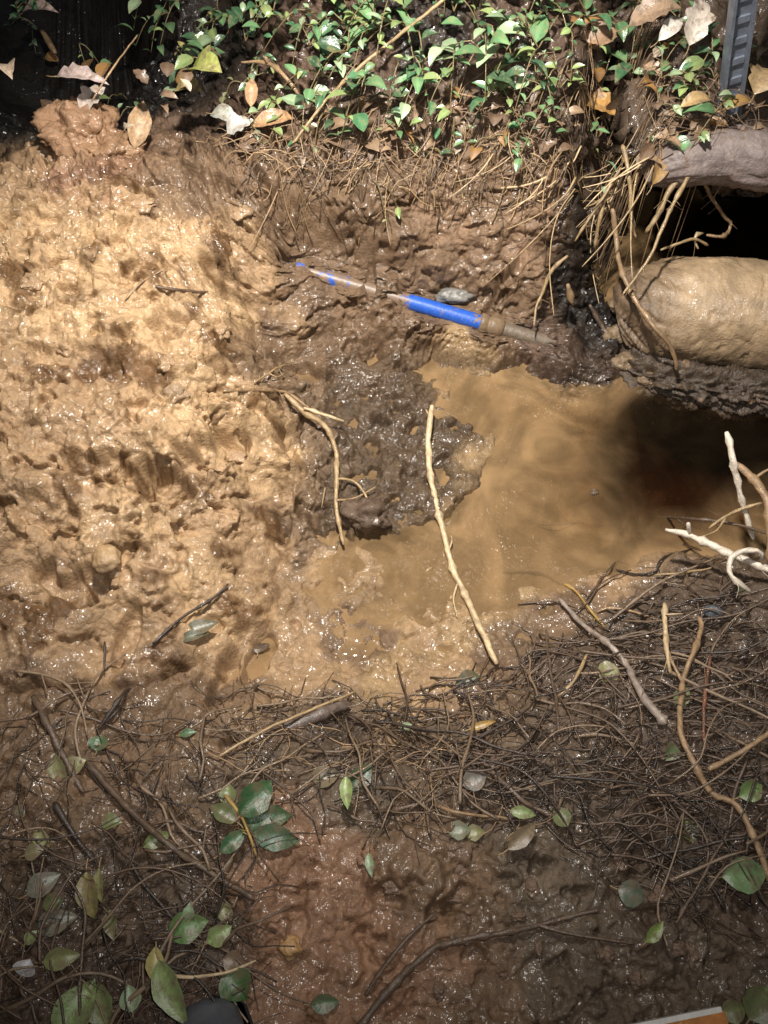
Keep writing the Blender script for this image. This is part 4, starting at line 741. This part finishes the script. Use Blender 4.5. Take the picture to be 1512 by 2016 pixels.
blob("mud_clod", 975, 905, 20, 16, 12, (.15, .1, .065), "small dark clod at the right tip of the mud mound", "mud clod", 'mud', 0, 9, .6)
blob("mud_clod", 1170, 970, 8, 6, 5, (.12, .08, .05), "tiny dark lump poking out of the open water", "mud clod", 'mud', 0, 10, .5, z=WL)
blob("stone", 892, 583, 32, 14, 12, (1, 1, 1), "small wet grey stone in the back wall just above the blue pipe", "stone", 'stone', .004, 11, .35)
blob("stone", 1405, 1205, 16, 12, 10, (1, 1, 1), "small black wet stone with a bright glint in the tangle", "stone", 'rubber', .01, 12, .3)
for i, (a, b) in enumerate([(60,560),(130,690),(330,720),(300,830),(460,900),(470,420),(280,400),(430,650)]):
    blob("mud_clod", a, b, random.uniform(12, 22), random.uniform(10, 18), random.uniform(8, 14), (.34, .22, .125), "loose tan clay clod stuck on the big heap", "mud clod", 'mud', -.008, 20 + i, .6)["group"] = "clay clods on the heap"
for i, (a, b, q_) in enumerate([(1238,540,16),(1222,600,18),(1215,660,20),(1228,715,22),(1275,748,16)]):
    blob("mud_clod", a, b, q_, q_ * .8, q_ * .8, (.21, .145, .088), "rough brown clod packed against the left end of the clay coated root", "mud clod", 'mud', 0, 90 + i, .42, z=[-.09,-.12,-.14,-.15,-.15][i])["group"] = "clods packed against the clay coated root"
for i in range(22):
    a, b = rnd_in([(560,1600),(1150,1600),(1400,1780),(1400,1960),(540,1990)])
    blob("mud_clod", a, b, random.uniform(7, 18), random.uniform(6, 15), random.uniform(5, 10), (.17, .11, .075) if a > 760 else (.25, .14, .085), "small crumb of soil on the bare ground at the bottom", "mud clod", 'mud', 0, 50 + i, .6)["group"] = "soil crumbs on the bare ground"

# ------------------------------------------------------------------ post, boot, board
pb = hit(1436, 190, 0)
post = link("metal_post", None, label="blue grey ribbed metal post standing at the upper right", cat="post", loc=pb)
def box(c, s, Rm=None):
    c = np.asarray(c, float); V = np.array([[x, y, z] for x in (-.5, .5) for y in (-.5, .5) for z in (-.5, .5)]) * np.asarray(s)
    if Rm is not None: V = V @ Rm.T
    return V + c, [(0, 1, 3, 2), (4, 6, 7, 5), (0, 4, 5, 1), (2, 3, 7, 6), (0, 2, 6, 4), (1, 5, 7, 3)]
Rp = rotm(.15, -.24, 0)
V, F = box(Rp @ np.array([0, 0, .4]) + pb, (.030, .012, .95), Rp); part("web", V, F, M['metal'], post, smooth=False)
for s in (-1, 1):
    V, F = box(Rp @ np.array([s * .0175, -.006, .4]) + pb, (.005, .026, .952), Rp); part("flange", V, F, M['metal'], post, smooth=False)
for k in range(22):
    V, F = box(Rp @ np.array([0, -.008, .0 + k * .04]) + pb, (.028, .006, .012), Rp); part("rib", V, F, M['metal'], post, smooth=False)
# rubber boot, only its toe reaches the picture
toe = at_z(405, 2003, .075); bx0 = toe[0]; by = toe[1] + .02; bz = gsamp(H0, bx0, by) - .005
boot = link("rubber_boot", None, label="grey rubber boot whose rounded toe shows at the bottom edge", cat="boot", loc=(bx0, by - .12, bz))
secs = [(0, .012, .02, .035), (-.008, .03, .01, .055), (-.03, .042, .008, .072), (-.06, .048, .008, .085), (-.10, .050, .01, .10), (-.14, .047, .012, .125), (-.17, .045, .012, .17), (-.20, .045, .012, .20), (-.24, .044, .014, .20), (-.27, .036, .016, .19), (-.285, .015, .03, .16)]
V = []; sg = 24
for yy, hw, z0, z1 in secs:
    for k in range(sg):
        a = 2 * PI * k / sg; ca, sa = math.cos(a), math.sin(a)
        V.append([bx0 + hw * np.sign(ca) * abs(ca) ** .8, by + yy, bz + (z0 + z1) / 2 + (z1 - z0) / 2 * np.sign(sa) * abs(sa) ** .8])
n = len(secs); F = [(i * sg + k, (i + 1) * sg + k, (i + 1) * sg + (k + 1) % sg, i * sg + (k + 1) % sg) for i in range(n - 1) for k in range(sg)] + [tuple(range(sg)), tuple((n - 1) * sg + k for k in range(sg))[::-1]]
part("foot", V, F, M['rubber'], boot)
SH = [(.17, .052, .060), (.22, .050, .056), (.28, .052, .058), (.36, .058, .062), (.385, .060, .064), (.385, .055, .059), (.30, .05, .055), (.20, .045, .05)]
V = [[bx0 + rx_ * math.cos(2 * PI * k / sg), by - .215 + ry_ * math.sin(2 * PI * k / sg), bz + z] for z, rx_, ry_ in SH for k in range(sg)]
F = [(i * sg + k, i * sg + (k + 1) % sg, (i + 1) * sg + (k + 1) % sg, (i + 1) * sg + k) for i in range(len(SH) - 1) for k in range(sg)]
part("shaft", V, F, M['rubber'], boot)
V = []
for z, g_ in ((-.004, .002), (.012, .004), (.014, 0)):
    for yy, hw in [(.004, .014), (-.006, .034), (-.03, .046), (-.07, .052), (-.11, .051), (-.16, .044), (-.22, .044), (-.27, .040), (-.292, .02)]: V.append([bx0 + hw + g_, by + yy, bz + z])
    for yy, hw in [(.004, .014), (-.006, .034), (-.03, .046), (-.07, .052), (-.11, .051), (-.16, .044), (-.22, .044), (-.27, .040), (-.292, .02)][::-1]: V.append([bx0 - hw - g_, by + yy, bz + z])
F = [(l * 18 + k, l * 18 + (k + 1) % 18, (l + 1) * 18 + (k + 1) % 18, (l + 1) * 18 + k) for l in range(2) for k in range(18)] + [tuple(range(18)), tuple(36 + k for k in range(18))[::-1]]
part("sole", V, F, M['sole'], boot)
# board
c0 = at_z(1288, 2014, .05); c1 = at_z(1425, 1986, .05); e = (c1 - c0); yaw = math.atan2(e[1], e[0]); Ln = np.linalg.norm(e)
bd = link("wooden_board", None, label="orange stained board with a white edge poking into the bottom right", cat="board", loc=c0)
Rb = rotm(yaw, 0, 0); long_ = .34
V, F = box(c1 + Rb @ np.array([-long_ / 2, -.062, -.011]), (long_, .12, .022), Rb); part("plank", V, F, M['wood'], bd, smooth=False)
V, F = box(c1 + Rb @ np.array([-long_ / 2 - .001, 0, -.010]), (long_ - .004, .006, .021), Rb); part("white_edging", V, F, M['white'], bd, smooth=False)

# ------------------------------------------------------------------ light
wd = bpy.data.worlds.new("World"); sc.world = wd; wd.use_nodes = True
bg = wd.node_tree.nodes["Background"]; bg.inputs[0].default_value = (.55, .6, .7, 1); bg.inputs[1].default_value = .06
def lamp(name, loc, target, energy, angle, blend, rad, col):
    l = bpy.data.lights.new(name, 'SPOT'); o = bpy.data.objects.new(name, l); COL.objects.link(o); o.location = loc
    o.rotation_euler = (Vector(target) - Vector(loc)).to_track_quat('-Z', 'Y').to_euler()
    l.energy = energy; l.spot_size = math.radians(angle); l.spot_blend = blend; l.shadow_soft_size = rad; l.color = col; return o
lamp("work_lamp", (-.07, .90, 1.55), (-.02, 1.2, 0), 232, 94, 1.0, .05, (1, .955, .885))
lamp("camera_fill", (.05, .02, 1.27), (.0, 1.0, 0), 25, 115, .8, .012, (1, .96, .92))  # weak fill added near the camera to lift the dim foreground
sc.view_settings.view_transform = 'Standard'; sc.view_settings.look = 'None'; sc.view_settings.exposure = 0.0; sc.view_settings.gamma = 1
sc.cycles.volume_bounces = 0; sc.cycles.max_bounces = 6; sc.cycles.transparent_max_bounces = 12
sc.cycles.sample_clamp_indirect = 4; sc.cycles.use_denoising = True
print("objects", len(sc.objects))
